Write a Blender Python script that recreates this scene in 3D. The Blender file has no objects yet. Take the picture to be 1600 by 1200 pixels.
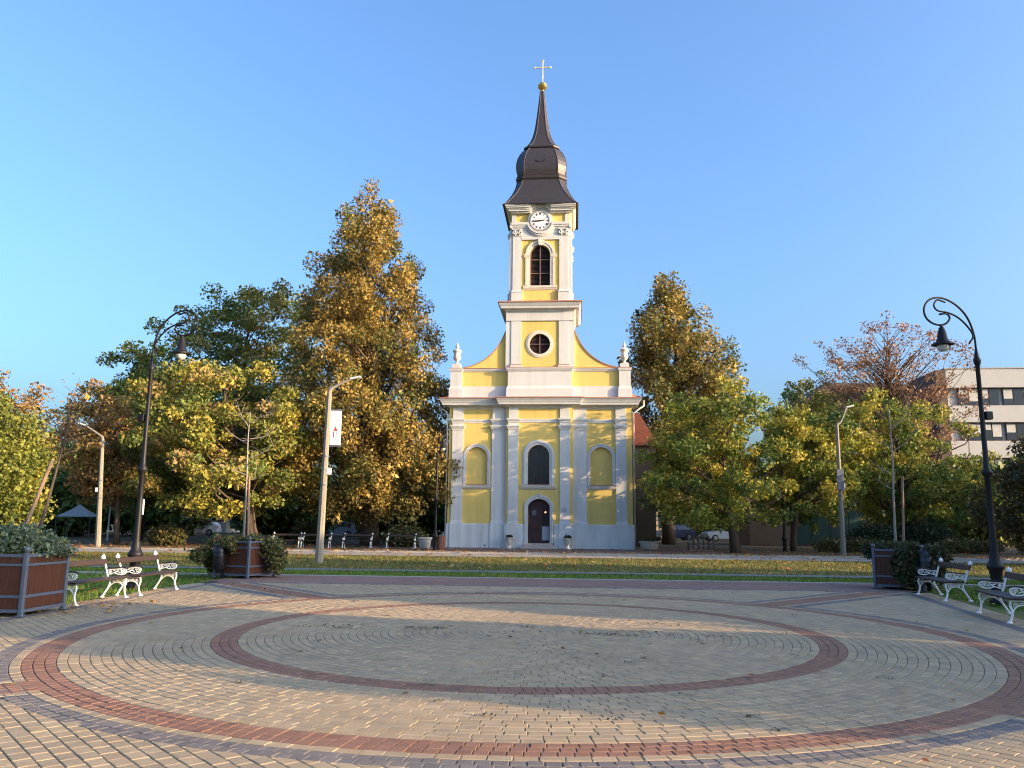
import bpy, bmesh, math, random
import numpy as np
from mathutils import Vector, Matrix, geometry

PI = math.pi
scene = bpy.context.scene
COL = scene.collection
R = math.radians

# ------------------------------------------------------------------ camera
cam_d = bpy.data.cameras.new("camera")
cam = bpy.data.objects.new("camera", cam_d)
COL.objects.link(cam)
scene.camera = cam
PITCH, ROLL = 0.16883, 0.009747
fw = Vector((0, math.cos(PITCH), math.sin(PITCH)))
up = Vector((0, -math.sin(PITCH), math.cos(PITCH)))
rx = Vector((1, 0, 0))
r_ = rx * math.cos(ROLL) + up * math.sin(ROLL)
u_ = up * math.cos(ROLL) - rx * math.sin(ROLL)
m3 = Matrix((r_, u_, -fw)).transposed()
cam.matrix_world = Matrix.Translation((0, 0, 1.65)) @ m3.to_4x4()
cam_d.sensor_width = 36.0
cam_d.lens = 36.0 * 1258.0 / 1600.0
cam_d.clip_end = 3000
cam_d.clip_start = 0.05

# ------------------------------------------------------------------ world, sun, exposure
SUN_EL = R(12.0)
SUN_AZ = R(110.5)            # clockwise from +Y
world = bpy.data.worlds.new("World")
scene.world = world
world.use_nodes = True
wn = world.node_tree
bg = wn.nodes["Background"]
sky = wn.nodes.new("ShaderNodeTexSky")
sky.sky_type = 'NISHITA'
sky.sun_disc = False
sky.sun_elevation = SUN_EL
sky.sun_rotation = SUN_AZ
sky.altitude = 100
sky.air_density = 1.0
sky.dust_density = 6.5
sky.ozone_density = 4.7
wn.links.new(sky.outputs[0], bg.inputs[0])
bg.inputs[1].default_value = 0.15
sun_d = bpy.data.lights.new("sun", 'SUN')
sun_d.energy = 2.9
sun_d.angle = R(0.5)
sun_d.color = (1.0, 0.70, 0.38)
sun = bpy.data.objects.new("sun", sun_d)
COL.objects.link(sun)
sdir = Vector((math.sin(SUN_AZ) * math.cos(SUN_EL), math.cos(SUN_AZ) * math.cos(SUN_EL), math.sin(SUN_EL)))
sun.rotation_euler = sdir.to_track_quat('Z', 'Y').to_euler()
sun.location = (60, -30, 40)
scene.cycles.filter_width = 1.1
scene.view_settings.view_transform = 'Standard'
scene.view_settings.look = 'None'
scene.view_settings.gamma = 1.0
scene.view_settings.use_curve_mapping = False
scene.view_settings.exposure = 1.96

# ------------------------------------------------------------------ helpers
def tag(o, label=None, cat=None, group=None, kind=None):
    if label: o['label'] = label
    if cat: o['category'] = cat
    if group: o['group'] = group
    if kind: o['kind'] = kind
    return o

def empty(name, loc=(0, 0, 0), rz=0.0, label=None, cat=None, group=None):
    o = bpy.data.objects.new(name, None)
    COL.objects.link(o)
    o.location = loc
    o.rotation_euler = (0, 0, rz)
    o.empty_display_size = 0.2
    return tag(o, label, cat, group)

def copy_tree(o, parent=None):
    c = o.copy()
    COL.objects.link(c)
    c.parent = parent
    for ch in list(o.children):
        copy_tree(ch, c)
    return c

class MB:
    """collects polygons, builds ONE mesh object"""
    def __init__(s):
        s.v = []; s.f = []; s.c = []
        s.col = None
    def add(s, vs, fs):
        b = len(s.v)
        s.v += [tuple(p) for p in vs]
        s.f += [tuple(i + b for i in f) for f in fs]
        if s.col is not None:
            s.c += [s.col] * len(vs)
        return s
    def box(s, x0, x1, y0, y1, z0, z1):
        return s.add([(x0, y0, z0), (x1, y0, z0), (x1, y1, z0), (x0, y1, z0), (x0, y0, z1), (x1, y0, z1), (x1, y1, z1), (x0, y1, z1)],
                     [(0, 3, 2, 1), (4, 5, 6, 7), (0, 1, 5, 4), (1, 2, 6, 5), (2, 3, 7, 6), (3, 0, 4, 7)])
    def bbox(s, x0, x1, y0, y1, z0, z1, b=0.01):
        """box with chamfered edges"""
        if x0 > x1: x0, x1 = x1, x0
        if y0 > y1: y0, y1 = y1, y0
        bm = bmesh.new()
        bmesh.ops.create_cube(bm, size=1.0)
        for v in bm.verts:
            v.co = Vector(((x0 + x1) / 2 + v.co.x * (x1 - x0), (y0 + y1) / 2 + v.co.y * (y1 - y0), (z0 + z1) / 2 + v.co.z * (z1 - z0)))
        bmesh.ops.bevel(bm, geom=bm.edges[:], offset=b, segments=1, affect='EDGES')
        bm.verts.index_update()
        s.add([v.co[:] for v in bm.verts], [tuple(v.index for v in f.verts) for f in bm.faces])
        bm.free()
        return s
    def tube(s, pts, rad, n=8, cap=True, flat=1.0):
        pts = [Vector(p) for p in pts]
        if not hasattr(rad, '__len__'): rad = [rad] * len(pts)
        vs = []; fs = []
        t = (pts[1] - pts[0]).normalized()
        ref = Vector((0, 0, 1)) if abs(t.z) < 0.9 else Vector((1, 0, 0))
        a = t.cross(ref).normalized()
        for i, p in enumerate(pts):
            if i == 0: t = pts[1] - pts[0]
            elif i == len(pts) - 1: t = pts[-1] - pts[-2]
            else: t = pts[i + 1] - pts[i - 1]
            t.normalize()
            a = (a - t * a.dot(t)).normalized()
            b = t.cross(a)
            for k in range(n):
                an = 2 * PI * k / n
                vs.append(p + a * math.cos(an) * rad[i] + b * math.sin(an) * rad[i] * flat)
        for i in range(len(pts) - 1):
            for k in range(n):
                k2 = (k + 1) % n
                fs.append((i * n + k, i * n + k2, (i + 1) * n + k2, (i + 1) * n + k))
        if cap:
            fs.append(tuple(range(n - 1, -1, -1)))
            fs.append(tuple((len(pts) - 1) * n + k for k in range(n)))
        return s.add(vs, fs)
    def lathe(s, prof, n=16, c=(0, 0, 0), phase=0.0):
        vs = []; fs = []
        for (r, z) in prof:
            for k in range(n):
                an = 2 * PI * k / n + phase
                vs.append((c[0] + r * math.cos(an), c[1] + r * math.sin(an), c[2] + z))
        for i in range(len(prof) - 1):
            for k in range(n):
                k2 = (k + 1) % n
                fs.append((i * n + k, i * n + k2, (i + 1) * n + k2, (i + 1) * n + k))
        fs.append(tuple(range(n - 1, -1, -1)))
        fs.append(tuple((len(prof) - 1) * n + k for k in range(n)))
        return s.add(vs, fs)
    def loft(s, rings):
        n = len(rings[0]); vs = []; fs = []
        for r in rings: vs += list(r)
        for i in range(len(rings) - 1):
            for k in range(n):
                k2 = (k + 1) % n
                fs.append((i * n + k, i * n + k2, (i + 1) * n + k2, (i + 1) * n + k))
        fs.append(tuple(range(n - 1, -1, -1)))
        fs.append(tuple((len(rings) - 1) * n + k for k in range(n)))
        return s.add(vs, fs)
    def sweep(s, path, prof, closed=False):
        """moulding: path of (x,y), profile of (outward offset, z); outward = right of travel"""
        n = len(path); vs = []; fs = []
        offs = []
        for i in range(n):
            p = Vector(path[i])
            d0 = d1 = None
            if i > 0 or closed: d0 = (p - Vector(path[i - 1])).normalized()
            if i < n - 1 or closed: d1 = (Vector(path[(i + 1) % n]) - p).normalized()
            if d0 is None: d0 = d1
            if d1 is None: d1 = d0
            n0 = Vector((d0.y, -d0.x)); n1 = Vector((d1.y, -d1.x))
            m = (n0 + n1)
            m = m / max(0.2, (1 + n0.dot(n1)))
            offs.append((p, m))
        for (d, z) in prof:
            for (p, m) in offs:
                q = p + m * d
                vs.append((q.x, q.y, z))
        for j in range(len(prof) - 1):
            for i in range(n if closed else n - 1):
                i2 = (i + 1) % n
                fs.append((j * n + i, j * n + i2, (j + 1) * n + i2, (j + 1) * n + i))
        if not closed:
            k = len(prof)
            fs.append(tuple(j * n for j in range(k)))
            fs.append(tuple(j * n + n - 1 for j in range(k - 1, -1, -1)))
        else:
            k = len(prof)
            fs.append(tuple(range(n - 1, -1, -1)))
            fs.append(tuple((k - 1) * n + i for i in range(n)))
        return s.add(vs, fs)
    def prism(s, poly, y0, y1):
        """polygon in x,z extruded along y"""
        n = len(poly)
        vs = [(x, y0, z) for x, z in poly] + [(x, y1, z) for x, z in poly]
        fs = [tuple(range(n)), tuple(range(2 * n - 1, n - 1, -1))]
        fs += [(i, (i + 1) % n, n + (i + 1) % n, n + i) for i in range(n)]
        return s.add(vs, fs)
    def prismz(s, poly, z0, z1):
        n = len(poly)
        vs = [(x, y, z0) for x, y in poly] + [(x, y, z1) for x, y in poly]
        fs = [tuple(range(n - 1, -1, -1)), tuple(range(n, 2 * n))]
        fs += [(i, (i + 1) % n, n + (i + 1) % n, n + i) for i in range(n)]
        return s.add(vs, fs)
    def holed(s, outer, holes, yf, yb):
        """front wall polygon (x,z) with openings, reveals running back to yb"""
        loops = [outer] + holes
        tri = geometry.tessellate_polygon([[Vector((x, z, 0)) for x, z in l] for l in loops])
        flat = [p for l in loops for p in l]
        s.add([(x, yf, z) for x, z in flat], [tuple(t) for t in tri])
        for l in loops:
            n = len(l)
            s.add([(x, yf, z) for x, z in l] + [(x, yb, z) for x, z in l], [(i, (i + 1) % n, n + (i + 1) % n, n + i) for i in range(n)])
        return s
    def band(s, inner, outer, yf, yb):
        """strip between two open lines in x,z, front at yf, sides back to yb"""
        n = len(inner)
        vs = [(x, yf, z) for x, z in inner] + [(x, yf, z) for x, z in outer] + [(x, yb, z) for x, z in inner] + [(x, yb, z) for x, z in outer]
        fs = []
        for i in range(n - 1):
            fs += [(i, i + 1, n + i + 1, n + i), (i, 2 * n + i, 2 * n + i + 1, i + 1), (n + i, n + i + 1, 3 * n + i + 1, 3 * n + i)]
        fs += [(0, n, 3 * n, 2 * n), (n - 1, 2 * n - 1 + 0, 4 * n - 1, 3 * n - 1)]
        return s.add(vs, fs)
    def xform(s, M):
        s.v = [tuple(M @ Vector(p)) for p in s.v]
        return s
    def build(s, name, mat, parent=None, smooth=False, loc=None, mesh_only=False):
        me = bpy.data.meshes.new(name)
        me.from_pydata(s.v, [], s.f)
        if s.c:
            a = me.attributes.new('Col', 'FLOAT_COLOR', 'POINT')
            a.data.foreach_set('color', np.array([(c[0], c[1], c[2], 1.0) for c in s.c], dtype=np.float32).ravel())
        bm = bmesh.new(); bm.from_mesh(me)
        bmesh.ops.recalc_face_normals(bm, faces=bm.faces[:])
        bm.to_mesh(me); bm.free()
        if smooth:
            me.polygons.foreach_set('use_smooth', [True] * len(me.polygons))
            if smooth == 'auto':
                try: me.set_sharp_from_angle(angle=R(38))
                except Exception: pass
        me.materials.append(mat)
        if mesh_only: return me
        o = bpy.data.objects.new(name, me)
        COL.objects.link(o)
        if parent: o.parent = parent
        if loc: o.location = loc
        return o

# ------------------------------------------------------------------ materials
def lin(c):
    return tuple(((x / 255) / 12.92 if x / 255 <= 0.04045 else ((x / 255 + 0.055) / 1.055) ** 2.4) for x in c)

def mat(name, col, rough=0.7, var=0.12, scale=3.0, bump=0.15, bscale=60.0, metal=0.0, attr=False, spec=0.3, stretch=None, var2=0.0, col2=None, world=False):
    m = bpy.data.materials.new(name)
    m.use_nodes = True
    nt = m.node_tree; N = nt.nodes; L = nt.links
    b = N["Principled BSDF"]
    b.inputs['Roughness'].default_value = rough
    b.inputs['Metallic'].default_value = metal
    b.inputs['Specular IOR Level'].default_value = spec
    tc = N.new('ShaderNodeTexCoord')
    co = tc.outputs['Object']
    if world:
        ge = N.new('ShaderNodeNewGeometry'); co = ge.outputs['Position']
    if stretch:
        mp = N.new('ShaderNodeMapping'); mp.inputs['Scale'].default_value = stretch
        L.new(co, mp.inputs[0]); co = mp.outputs[0]
    nz = N.new('ShaderNodeTexNoise'); nz.inputs['Scale'].default_value = scale; nz.inputs['Detail'].default_value = 6
    nz.inputs['Roughness'].default_value = 0.65
    L.new(co, nz.inputs['Vector'])
    mr = N.new('ShaderNodeMapRange'); mr.inputs[1].default_value = 0.25; mr.inputs[2].default_value = 0.75
    mr.inputs[3].default_value = 1 - var; mr.inputs[4].default_value = 1 + var
    L.new(nz.outputs[0], mr.inputs[0])
    if attr:
        at = N.new('ShaderNodeAttribute'); at.attribute_name = 'Col'
        base = at.outputs['Color']
    else:
        rgb = N.new('ShaderNodeRGB'); rgb.outputs[0].default_value = (*col, 1)
        base = rgb.outputs[0]
        if col2:
            n2 = N.new('ShaderNodeTexNoise'); n2.inputs['Scale'].default_value = scale * 0.37; n2.inputs['Detail'].default_value = 8
            n2.inputs['Roughness'].default_value = 0.7
            L.new(co, n2.inputs['Vector'])
            rp = N.new('ShaderNodeMapRange'); rp.inputs[1].default_value = 0.42; rp.inputs[2].default_value = 0.62
            L.new(n2.outputs[0], rp.inputs[0])
            mx2 = N.new('ShaderNodeMix'); mx2.data_type = 'RGBA'
            L.new(rp.outputs[0], mx2.inputs['Factor'])
            L.new(base, mx2.inputs['A']); mx2.inputs['B'].default_value = (*col2, 1)
            base = mx2.outputs['Result']
    vm = N.new('ShaderNodeVectorMath'); vm.operation = 'SCALE'
    L.new(base, vm.inputs[0]); L.new(mr.outputs[0], vm.inputs['Scale'])
    outc = vm.outputs[0]
    if var2:
        mp2 = N.new('ShaderNodeMapping'); mp2.inputs['Scale'].default_value = (2.6, 2.6, 0.22) if not world else (0.55, 0.55, 0.55)
        L.new(co, mp2.inputs[0])
        n3 = N.new('ShaderNodeTexNoise'); n3.inputs['Scale'].default_value = 1.0; n3.inputs['Detail'].default_value = 7; n3.inputs['Roughness'].default_value = 0.6
        L.new(mp2.outputs[0], n3.inputs['Vector'])
        m3_ = N.new('ShaderNodeMapRange'); m3_.inputs[1].default_value = 0.45; m3_.inputs[2].default_value = 0.78
        m3_.inputs[3].default_value = 1.0; m3_.inputs[4].default_value = 1.0 - var2
        L.new(n3.outputs[0], m3_.inputs[0])
        v2 = N.new('ShaderNodeVectorMath'); v2.operation = 'SCALE'
        L.new(outc, v2.inputs[0]); L.new(m3_.outputs[0], v2.inputs['Scale']); outc = v2.outputs[0]
    L.new(outc, b.inputs['Base Color'])
    if bump > 0:
        nb = N.new('ShaderNodeTexNoise'); nb.inputs['Scale'].default_value = bscale; nb.inputs['Detail'].default_value = 4
        L.new(co, nb.inputs['Vector'])
        bp = N.new('ShaderNodeBump'); bp.inputs['Strength'].default_value = bump; bp.inputs['Distance'].default_value = 0.02
        L.new(nb.outputs[0], bp.inputs['Height'])
        L.new(bp.outputs[0], b.inputs['Normal'])
    return m

def leaf_mat(name, trans=0.26):
    m = bpy.data.materials.new(name); m.use_nodes = True
    nt = m.node_tree; N = nt.nodes; L = nt.links
    b = N["Principled BSDF"]; b.inputs['Roughness'].default_value = 0.55; b.inputs['Specular IOR Level'].default_value = 0.25
    at = N.new('ShaderNodeAttribute'); at.attribute_name = 'Col'
    L.new(at.outputs['Color'], b.inputs['Base Color'])
    t = N.new('ShaderNodeBsdfTranslucent'); L.new(at.outputs['Color'], t.inputs['Color'])
    mx = N.new('ShaderNodeMixShader'); mx.inputs[0].default_value = trans
    L.new(b.outputs[0], mx.inputs[1]); L.new(t.outputs[0], mx.inputs[2])
    L.new(mx.outputs[0], N['Material Output'].inputs['Surface'])
    return m

def glass_mat(name, col=(0.02, 0.025, 0.035), rough=0.06):
    return mat(name, col, rough=rough, var=0.25, scale=1.2, bump=0.02, bscale=4, spec=0.6)

def emit_mat(name, col, s):
    m = bpy.data.materials.new(name); m.use_nodes = True
    b = m.node_tree.nodes["Principled BSDF"]
    b.inputs['Emission Color'].default_value = (*col, 1); b.inputs['Emission Strength'].default_value = s
    b.inputs['Base Color'].default_value = (*col, 1)
    return m

M = {}
M['yellow'] = mat('yellow_render', (0.68, 0.50, 0.155), 0.85, 0.05, 1.2, 0.12, 90, spec=0.15, var2=0.16)
M['white'] = mat('white_render', (0.57, 0.562, 0.545), 0.85, 0.045, 1.4, 0.12, 90, spec=0.15, var2=0.16)
M['plinth'] = mat('plinth_paint', (0.60, 0.60, 0.58), 0.8, 0.06, 0.9, 0.15, 70, spec=0.2, var2=0.26)
M['stone'] = mat('window_stone', (0.52, 0.47, 0.40), 0.85, 0.14, 5, 0.25, 60)
M['copper'] = mat('copper_flashing', (0.40, 0.17, 0.11), 0.55, 0.3, 3, 0.1, 30, spec=0.4)
M['roofmetal'] = mat('spire_sheet', (0.055, 0.047, 0.050), 0.45, 0.16, 2.0, 0.12, 12, metal=0.35, spec=0.45, stretch=(4, 4, 0.5))
M['roofseam'] = mat('spire_ridge', (0.13, 0.095, 0.082), 0.45, 0.15, 4, 0.05, 20, metal=0.3)
M['gold'] = mat('gilding', (0.75, 0.55, 0.20), 0.28, 0.06, 4, 0.02, 20, metal=0.9)
M['dullgold'] = mat('dull_gilding', (0.62, 0.56, 0.38), 0.45, 0.08, 6, 0.02, 20, metal=0.4)
M['louvre'] = mat('louvre_wood', (0.045, 0.026, 0.024), 0.6, 0.3, 8, 0.2, 40)
M['louvreframe'] = mat('louvre_frame', (0.16, 0.10, 0.085), 0.6, 0.25, 10, 0.2, 40)
M['glass'] = glass_mat('dark_glass')
M['dark'] = mat('dark_interior', (0.012, 0.011, 0.012), 0.9, 0.2, 2, 0)
M['doorwood'] = mat('door_wood', (0.045, 0.022, 0.022), 0.5, 0.25, 6, 0.15, 30, stretch=(6, 6, 0.8))
M['clock'] = mat('clock_face', (0.72, 0.74, 0.76), 0.5, 0.05, 4, 0)
M['black'] = mat('black_paint', (0.012, 0.012, 0.014), 0.35, 0.3, 5, 0.05, 40, spec=0.5)
M['clockmark'] = mat('clock_mark', (0.05, 0.035, 0.03), 0.5, 0.2, 5, 0)
M['rooftile'] = mat('roof_tile', (0.17, 0.055, 0.038), 0.8, 0.25, 3, 0.4, 12)
M['shade_toned'] = mat('shade_toned_render', (0.13, 0.10, 0.068), 0.9, 0.15, 1, 0.2, 40)  # wall colour darkened to stand in for shade not cast on these walls
M['lampiron'] = mat('lamp_iron', (0.010, 0.009, 0.010), 0.5, 0.25, 6, 0.06, 40, spec=0.3)
M['galv'] = mat('grey_steel', (0.095, 0.11, 0.14), 0.5, 0.15, 5, 0.06, 40, spec=0.45)
M['panelwood'] = mat('planter_wood', (0.085, 0.028, 0.014), 0.55, 0.35, 7, 0.2, 30, stretch=(9, 9, 0.7))
M['benchwood'] = mat('bench_wood', (0.040, 0.026, 0.021), 0.5, 0.3, 6, 0.2, 30, stretch=(8, 0.8, 8))
M['castwhite'] = mat('white_cast_iron', (0.80, 0.79, 0.77), 0.45, 0.06, 20, 0.08, 50, spec=0.4)
M['concrete'] = mat('pole_concrete', (0.25, 0.215, 0.17), 0.85, 0.16, 6, 0.3, 50, stretch=(4, 4, 1))
M['bark'] = mat('bark', (0.085, 0.062, 0.045), 0.9, 0.35, 7, 0.8, 18, stretch=(3, 3, 0.7))
M['palebark'] = mat('pale_bark', (0.30, 0.25, 0.205), 0.85, 0.25, 9, 0.4, 20, stretch=(3, 3, 0.7))
M['stake'] = mat('stake_wood', (0.27, 0.175, 0.11), 0.8, 0.25, 8, 0.3, 30, stretch=(5, 5, 0.6))
M['leaf'] = leaf_mat('foliage')
M['globe'] = mat('lamp_globe', (0.55, 0.54, 0.50), 0.15, 0.05, 4, 0, spec=0.6)
M['signwhite'] = mat('sign_white', (0.80, 0.80, 0.80), 0.5, 0.03, 4, 0)
M['signred'] = mat('sign_red', (0.55, 0.06, 0.04), 0.5, 0.05, 4, 0)
M['signgrey'] = mat('sign_grey', (0.40, 0.40, 0.42), 0.5, 0.05, 4, 0)
M['flaggreen'] = mat('flag_green', (0.04, 0.17, 0.09), 0.8, 0.1, 4, 0.1)
M['flagwhite'] = mat('flag_white', (0.6, 0.6, 0.58), 0.8, 0.1, 4, 0.1)
M['flagred'] = mat('flag_red', (0.42, 0.05, 0.05), 0.8, 0.1, 4, 0.1)
M['paver'] = mat('paver', (1, 1, 1), 0.82, 0.13, 7, 0.35, 120, attr=True, spec=0.25, world=True, var2=0.15)
M['bed'] = mat('joint_sand', (0.075, 0.066, 0.05), 0.95, 0.4, 12, 0.4, 80, col2=(0.05, 0.055, 0.03))
M['grass'] = mat('lawn', (0.10, 0.125, 0.025), 0.95, 0.35, 2.2, 0.9, 45, col2=(0.19, 0.14, 0.045))
M['litter'] = mat('leaf_litter_ground', (0.115, 0.072, 0.042), 0.95, 0.4, 1.4, 0.9, 30, col2=(0.075, 0.07, 0.03))
M['asphalt'] = mat('old_asphalt', (0.30, 0.265, 0.22), 0.9, 0.16, 1.1, 0.4, 90, stretch=(0.5, 1, 1))
M['path'] = mat('path_asphalt', (0.15, 0.155, 0.16), 0.9, 0.15, 2, 0.4, 90)
M['kerb'] = mat('kerb_concrete', (0.36, 0.345, 0.32), 0.85, 0.16, 3, 0.3, 60)
M['forecourt'] = mat('forecourt_paving', (0.155, 0.10, 0.09), 0.85, 0.14, 4, 0.3, 60)
M['step'] = mat('step_stone', (0.40, 0.34, 0.31), 0.85, 0.15, 5, 0.25, 50)
M['urn'] = mat('urn_stone', (0.62, 0.56, 0.47), 0.85, 0.15, 6, 0.3, 40)
M['tub'] = mat('tub_concrete', (0.42, 0.38, 0.33), 0.85, 0.15, 6, 0.3, 40)
M['binwood'] = mat('bin_wood', (0.20, 0.09, 0.055), 0.7, 0.3, 6, 0.2, 30, stretch=(8, 8, 0.6))
M['bldwall'] = mat('office_wall', (0.46, 0.455, 0.44), 0.85, 0.08, 0.6, 0.1, 30)
M['bldbrown'] = mat('office_brown', (0.12, 0.085, 0.07), 0.85, 0.12, 0.6, 0.1, 30)
M['bldframe'] = mat('office_frame', (0.045, 0.03, 0.028), 0.5, 0.1, 4, 0)
M['blind'] = mat('window_blind', (0.50, 0.49, 0.46), 0.8, 0.1, 2, 0)
M['teal'] = mat('teal_panel', (0.016, 0.05, 0.05), 0.55, 0.12, 2, 0.05, 20)  # teal base lowered so the panels look shaded where sun reaches them
M['cream'] = mat('cream_wall', (0.48, 0.42, 0.31), 0.85, 0.1, 1, 0.1, 30)
M['housewhite'] = mat('house_white', (0.58, 0.57, 0.54), 0.85, 0.08, 1, 0.1, 30)
M['tyre'] = mat('tyre', (0.015, 0.015, 0.016), 0.85, 0.2, 8, 0.1)
M['rim'] = mat('rim', (0.35, 0.35, 0.37), 0.35, 0.1, 8, 0, metal=0.8)
M['carsilver'] = mat('car_silver', (0.36, 0.42, 0.50), 0.28, 0.04, 3, 0, metal=0.45, spec=0.5)
M['cardark'] = mat('car_dark', (0.03, 0.04, 0.07), 0.25, 0.04, 3, 0, metal=0.3, spec=0.5)
M['carwhite'] = mat('car_white', (0.65, 0.66, 0.67), 0.3, 0.04, 3, 0, spec=0.5)
M['headlight'] = mat('headlight', (0.6, 0.6, 0.62), 0.15, 0.05, 5, 0, spec=0.7)
M['taillight'] = mat('taillight', (0.35, 0.02, 0.02), 0.2, 0.05, 5, 0, spec=0.6)
M['canvas'] = mat('canvas', (0.30, 0.30, 0.29), 0.85, 0.06, 2, 0.1)

def structure(o):
    o['kind'] = 'structure'; return o

# plaza frame
PC = Vector((0.26, 12.69)); PA = R(-4.0)
eu = Vector((math.cos(PA), math.sin(PA))); ev = Vector((-math.sin(PA), math.cos(PA)))
def W(u, v):
    p = PC + eu * u + ev * v
    return (p.x, p.y)

def sheet(name, uv, z, m, parent=None, thick=0.0):
    mb = MB()
    pts = [W(u, v) for u, v in uv]
    if thick: mb.prismz(pts, z - thick, z)
    else: mb.add([(x, y, z) for x, y in pts], [tuple(range(len(pts)))])
    return mb.build(name, m, parent)

# ================================================================== GROUND
mb = MB(); mb.add([(-900, -500, -0.05), (900, -500, -0.05), (900, 1600, -0.05), (-900, 1600, -0.05)], [(0, 1, 2, 3)])
structure(mb.build('ground', M['grass']))
structure(sheet('park_ground', [(-140, 30.6), (140, 30.6), (140, 150), (-140, 150)], -0.02, M['litter']))
structure(sheet('footpath', [(-90, 14.55), (90, 14.55), (90, 15.5), (-90, 15.5)], -0.03, M['path']))
structure(sheet('road', [(-140, 26.3), (140, 26.3), (140, 30.0), (-140, 30.0)], -0.03, M['asphalt']))
structure(sheet('road_kerb', [(-140, 30.0), (140, 30.0), (140, 30.18), (-140, 30.18)], 0.06, M['kerb'], thick=0.14))
structure(sheet('verge', [(-140, 30.18), (140, 30.18), (140, 32.7), (-140, 32.7)], 0.0, M['litter'], thick=0.06))
structure(sheet('forecourt', [(-11.5, 32.7), (9.5, 32.7), (9.5, 45), (-11.5, 45)], 0.004, M['forecourt'], thick=0.06))

# lawn edging kerb behind the plaza
structure(sheet('lawn_kerb', [(-40, 11.42), (40, 11.42), (40, 11.60), (-40, 11.60)], 0.012, M['kerb'], thick=0.12))

# ---- plaza with pavers
def uR(v): return 8.0 + 0.15 * (v - 1.0)
plaza = structure(sheet('plaza', [(-9.05, -16), (8.4, -16), (uR(-9) + 0.5, -9), (uR(8.6) + 0.5, 8.6), (uR(8.6) + 0.6, 11.42), (-9.05, 11.42)], -0.028, M['bed']))
rng = random.Random(4)
CW = 0.1157
TAN = [(0.39, 0.29, 0.178), (0.36, 0.272, 0.17), (0.41, 0.305, 0.186), (0.345, 0.265, 0.168), (0.385, 0.28, 0.165)]
RED = [(0.262, 0.138, 0.09), (0.242, 0.13, 0.088), (0.278, 0.148, 0.095), (0.25, 0.128, 0.08)]
GRY = [(0.175, 0.15, 0.135), (0.158, 0.14, 0.128), (0.19, 0.163, 0.143)]
PUR = [(0.25, 0.15, 0.118), (0.23, 0.14, 0.112), (0.265, 0.155, 0.118)]
pavers = []      # (corners xy list ccw, ztop, colour)
def pv(corners, z, pal):
    c = rng.choice(pal); k = rng.gauss(1.0, 0.042)
    pavers.append((corners, z + rng.gauss(-0.0005, 0.0012), (c[0] * k, c[1] * k, c[2] * k)))
# rings
for k in range(60):
    r0, r1 = k * CW, (k + 1) * CW
    rm = (r0 + r1) / 2
    L = 0.185
    if 36 <= k < 39 or 54 <= k < 57: pal, L = RED, 0.122
    elif k >= 58: pal, L = GRY, 0.122
    else: pal = TAN
    n = max(5, int(round(2 * PI * rm / L)))
    ph = rng.random() * 6.28
    for i in range(n):
        a0 = ph + 2 * PI * i / n; a1 = ph + 2 * PI * (i + 1) / n
        pts = [(r0, a0), (r1, a0), (r1, a1), (r0, a1)]
        pv([W(r * math.cos(a), r * math.sin(a)) for r, a in pts], 0.003, pal)
# diagonal arms
S2 = math.sqrt(0.5)
arm_off = {0: 0.02, 1: 0.02, 2: 0.12, 3: 0.10}
def arm_local(a, s, p):
    dx, dy = [(S2, S2), (-S2, S2), (-S2, -S2), (S2, -S2)][a]
    return (dx * s - dy * p, dy * s + dx * p)
for a in range(4):
    for j in range(-5, 6):          # courses across the arm
        p0 = (j - 0.5) * CW; p1 = (j + 0.5) * CW
        aj = abs(j)
        pal = RED if aj <= 2 else (TAN if aj == 3 else GRY)
        s0 = (57.0 if aj <= 2 else 58.0 if aj == 3 else 60.0) * CW
        if aj <= 2: s0 -= 0.02
        L = 0.122 if aj <= 2 else 0.185
        s = s0 + rng.uniform(0, 0.0)
        while s < 13.2:
            q = arm_local(a, s + L / 2, (p0 + p1) / 2)
            if q[1] < 8.45 and q[0] > -8.4 and q[0] < uR(q[1]) - 0.05 and q[1] > -12:
                cs = [arm_local(a, s, p0), arm_local(a, s + L, p0), arm_local(a, s + L, p1), arm_local(a, s, p1)]
                pv([W(*c) for c in cs], 0.006, pal)
            s += L
# fields outside the circle, courses on the diagonal
def in_field(u, v):
    if math.hypot(u, v) < 60 * CW - 0.10: return False
    if u < -9.0 or u > uR(v) + 0.42: return False
    if v > 8.5 or v < -10.2: return False
    for a in range(4):
        dx, dy = [(S2, S2), (-S2, S2), (-S2, -S2), (S2, -S2)][a]
        s = u * dx + v * dy; p = -u * dy + v * dx
        if s > 0 and abs(p) < 5.5 * CW - 0.09: return False
    return True
PL = 0.19; PW = 0.127
for j in range(-150, 151):
    off = (j % 2) * PL / 2
    for i in range(-100, 101):
        s0 = i * PL + off; t0 = j * PW
        sc, tcx = s0 + PL / 2, t0 + PW / 2
        u = sc * S2 + tcx * S2; v = -sc * S2 + tcx * S2
        if not in_field(u, v): continue
        cs = [(s0, t0), (s0 + PL, t0), (s0 + PL, t0 + PW), (s0, t0 + PW)]
        pv([W(s * S2 + t * S2, -s * S2 + t * S2) for s, t in cs], 0.0, TAN)
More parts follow.
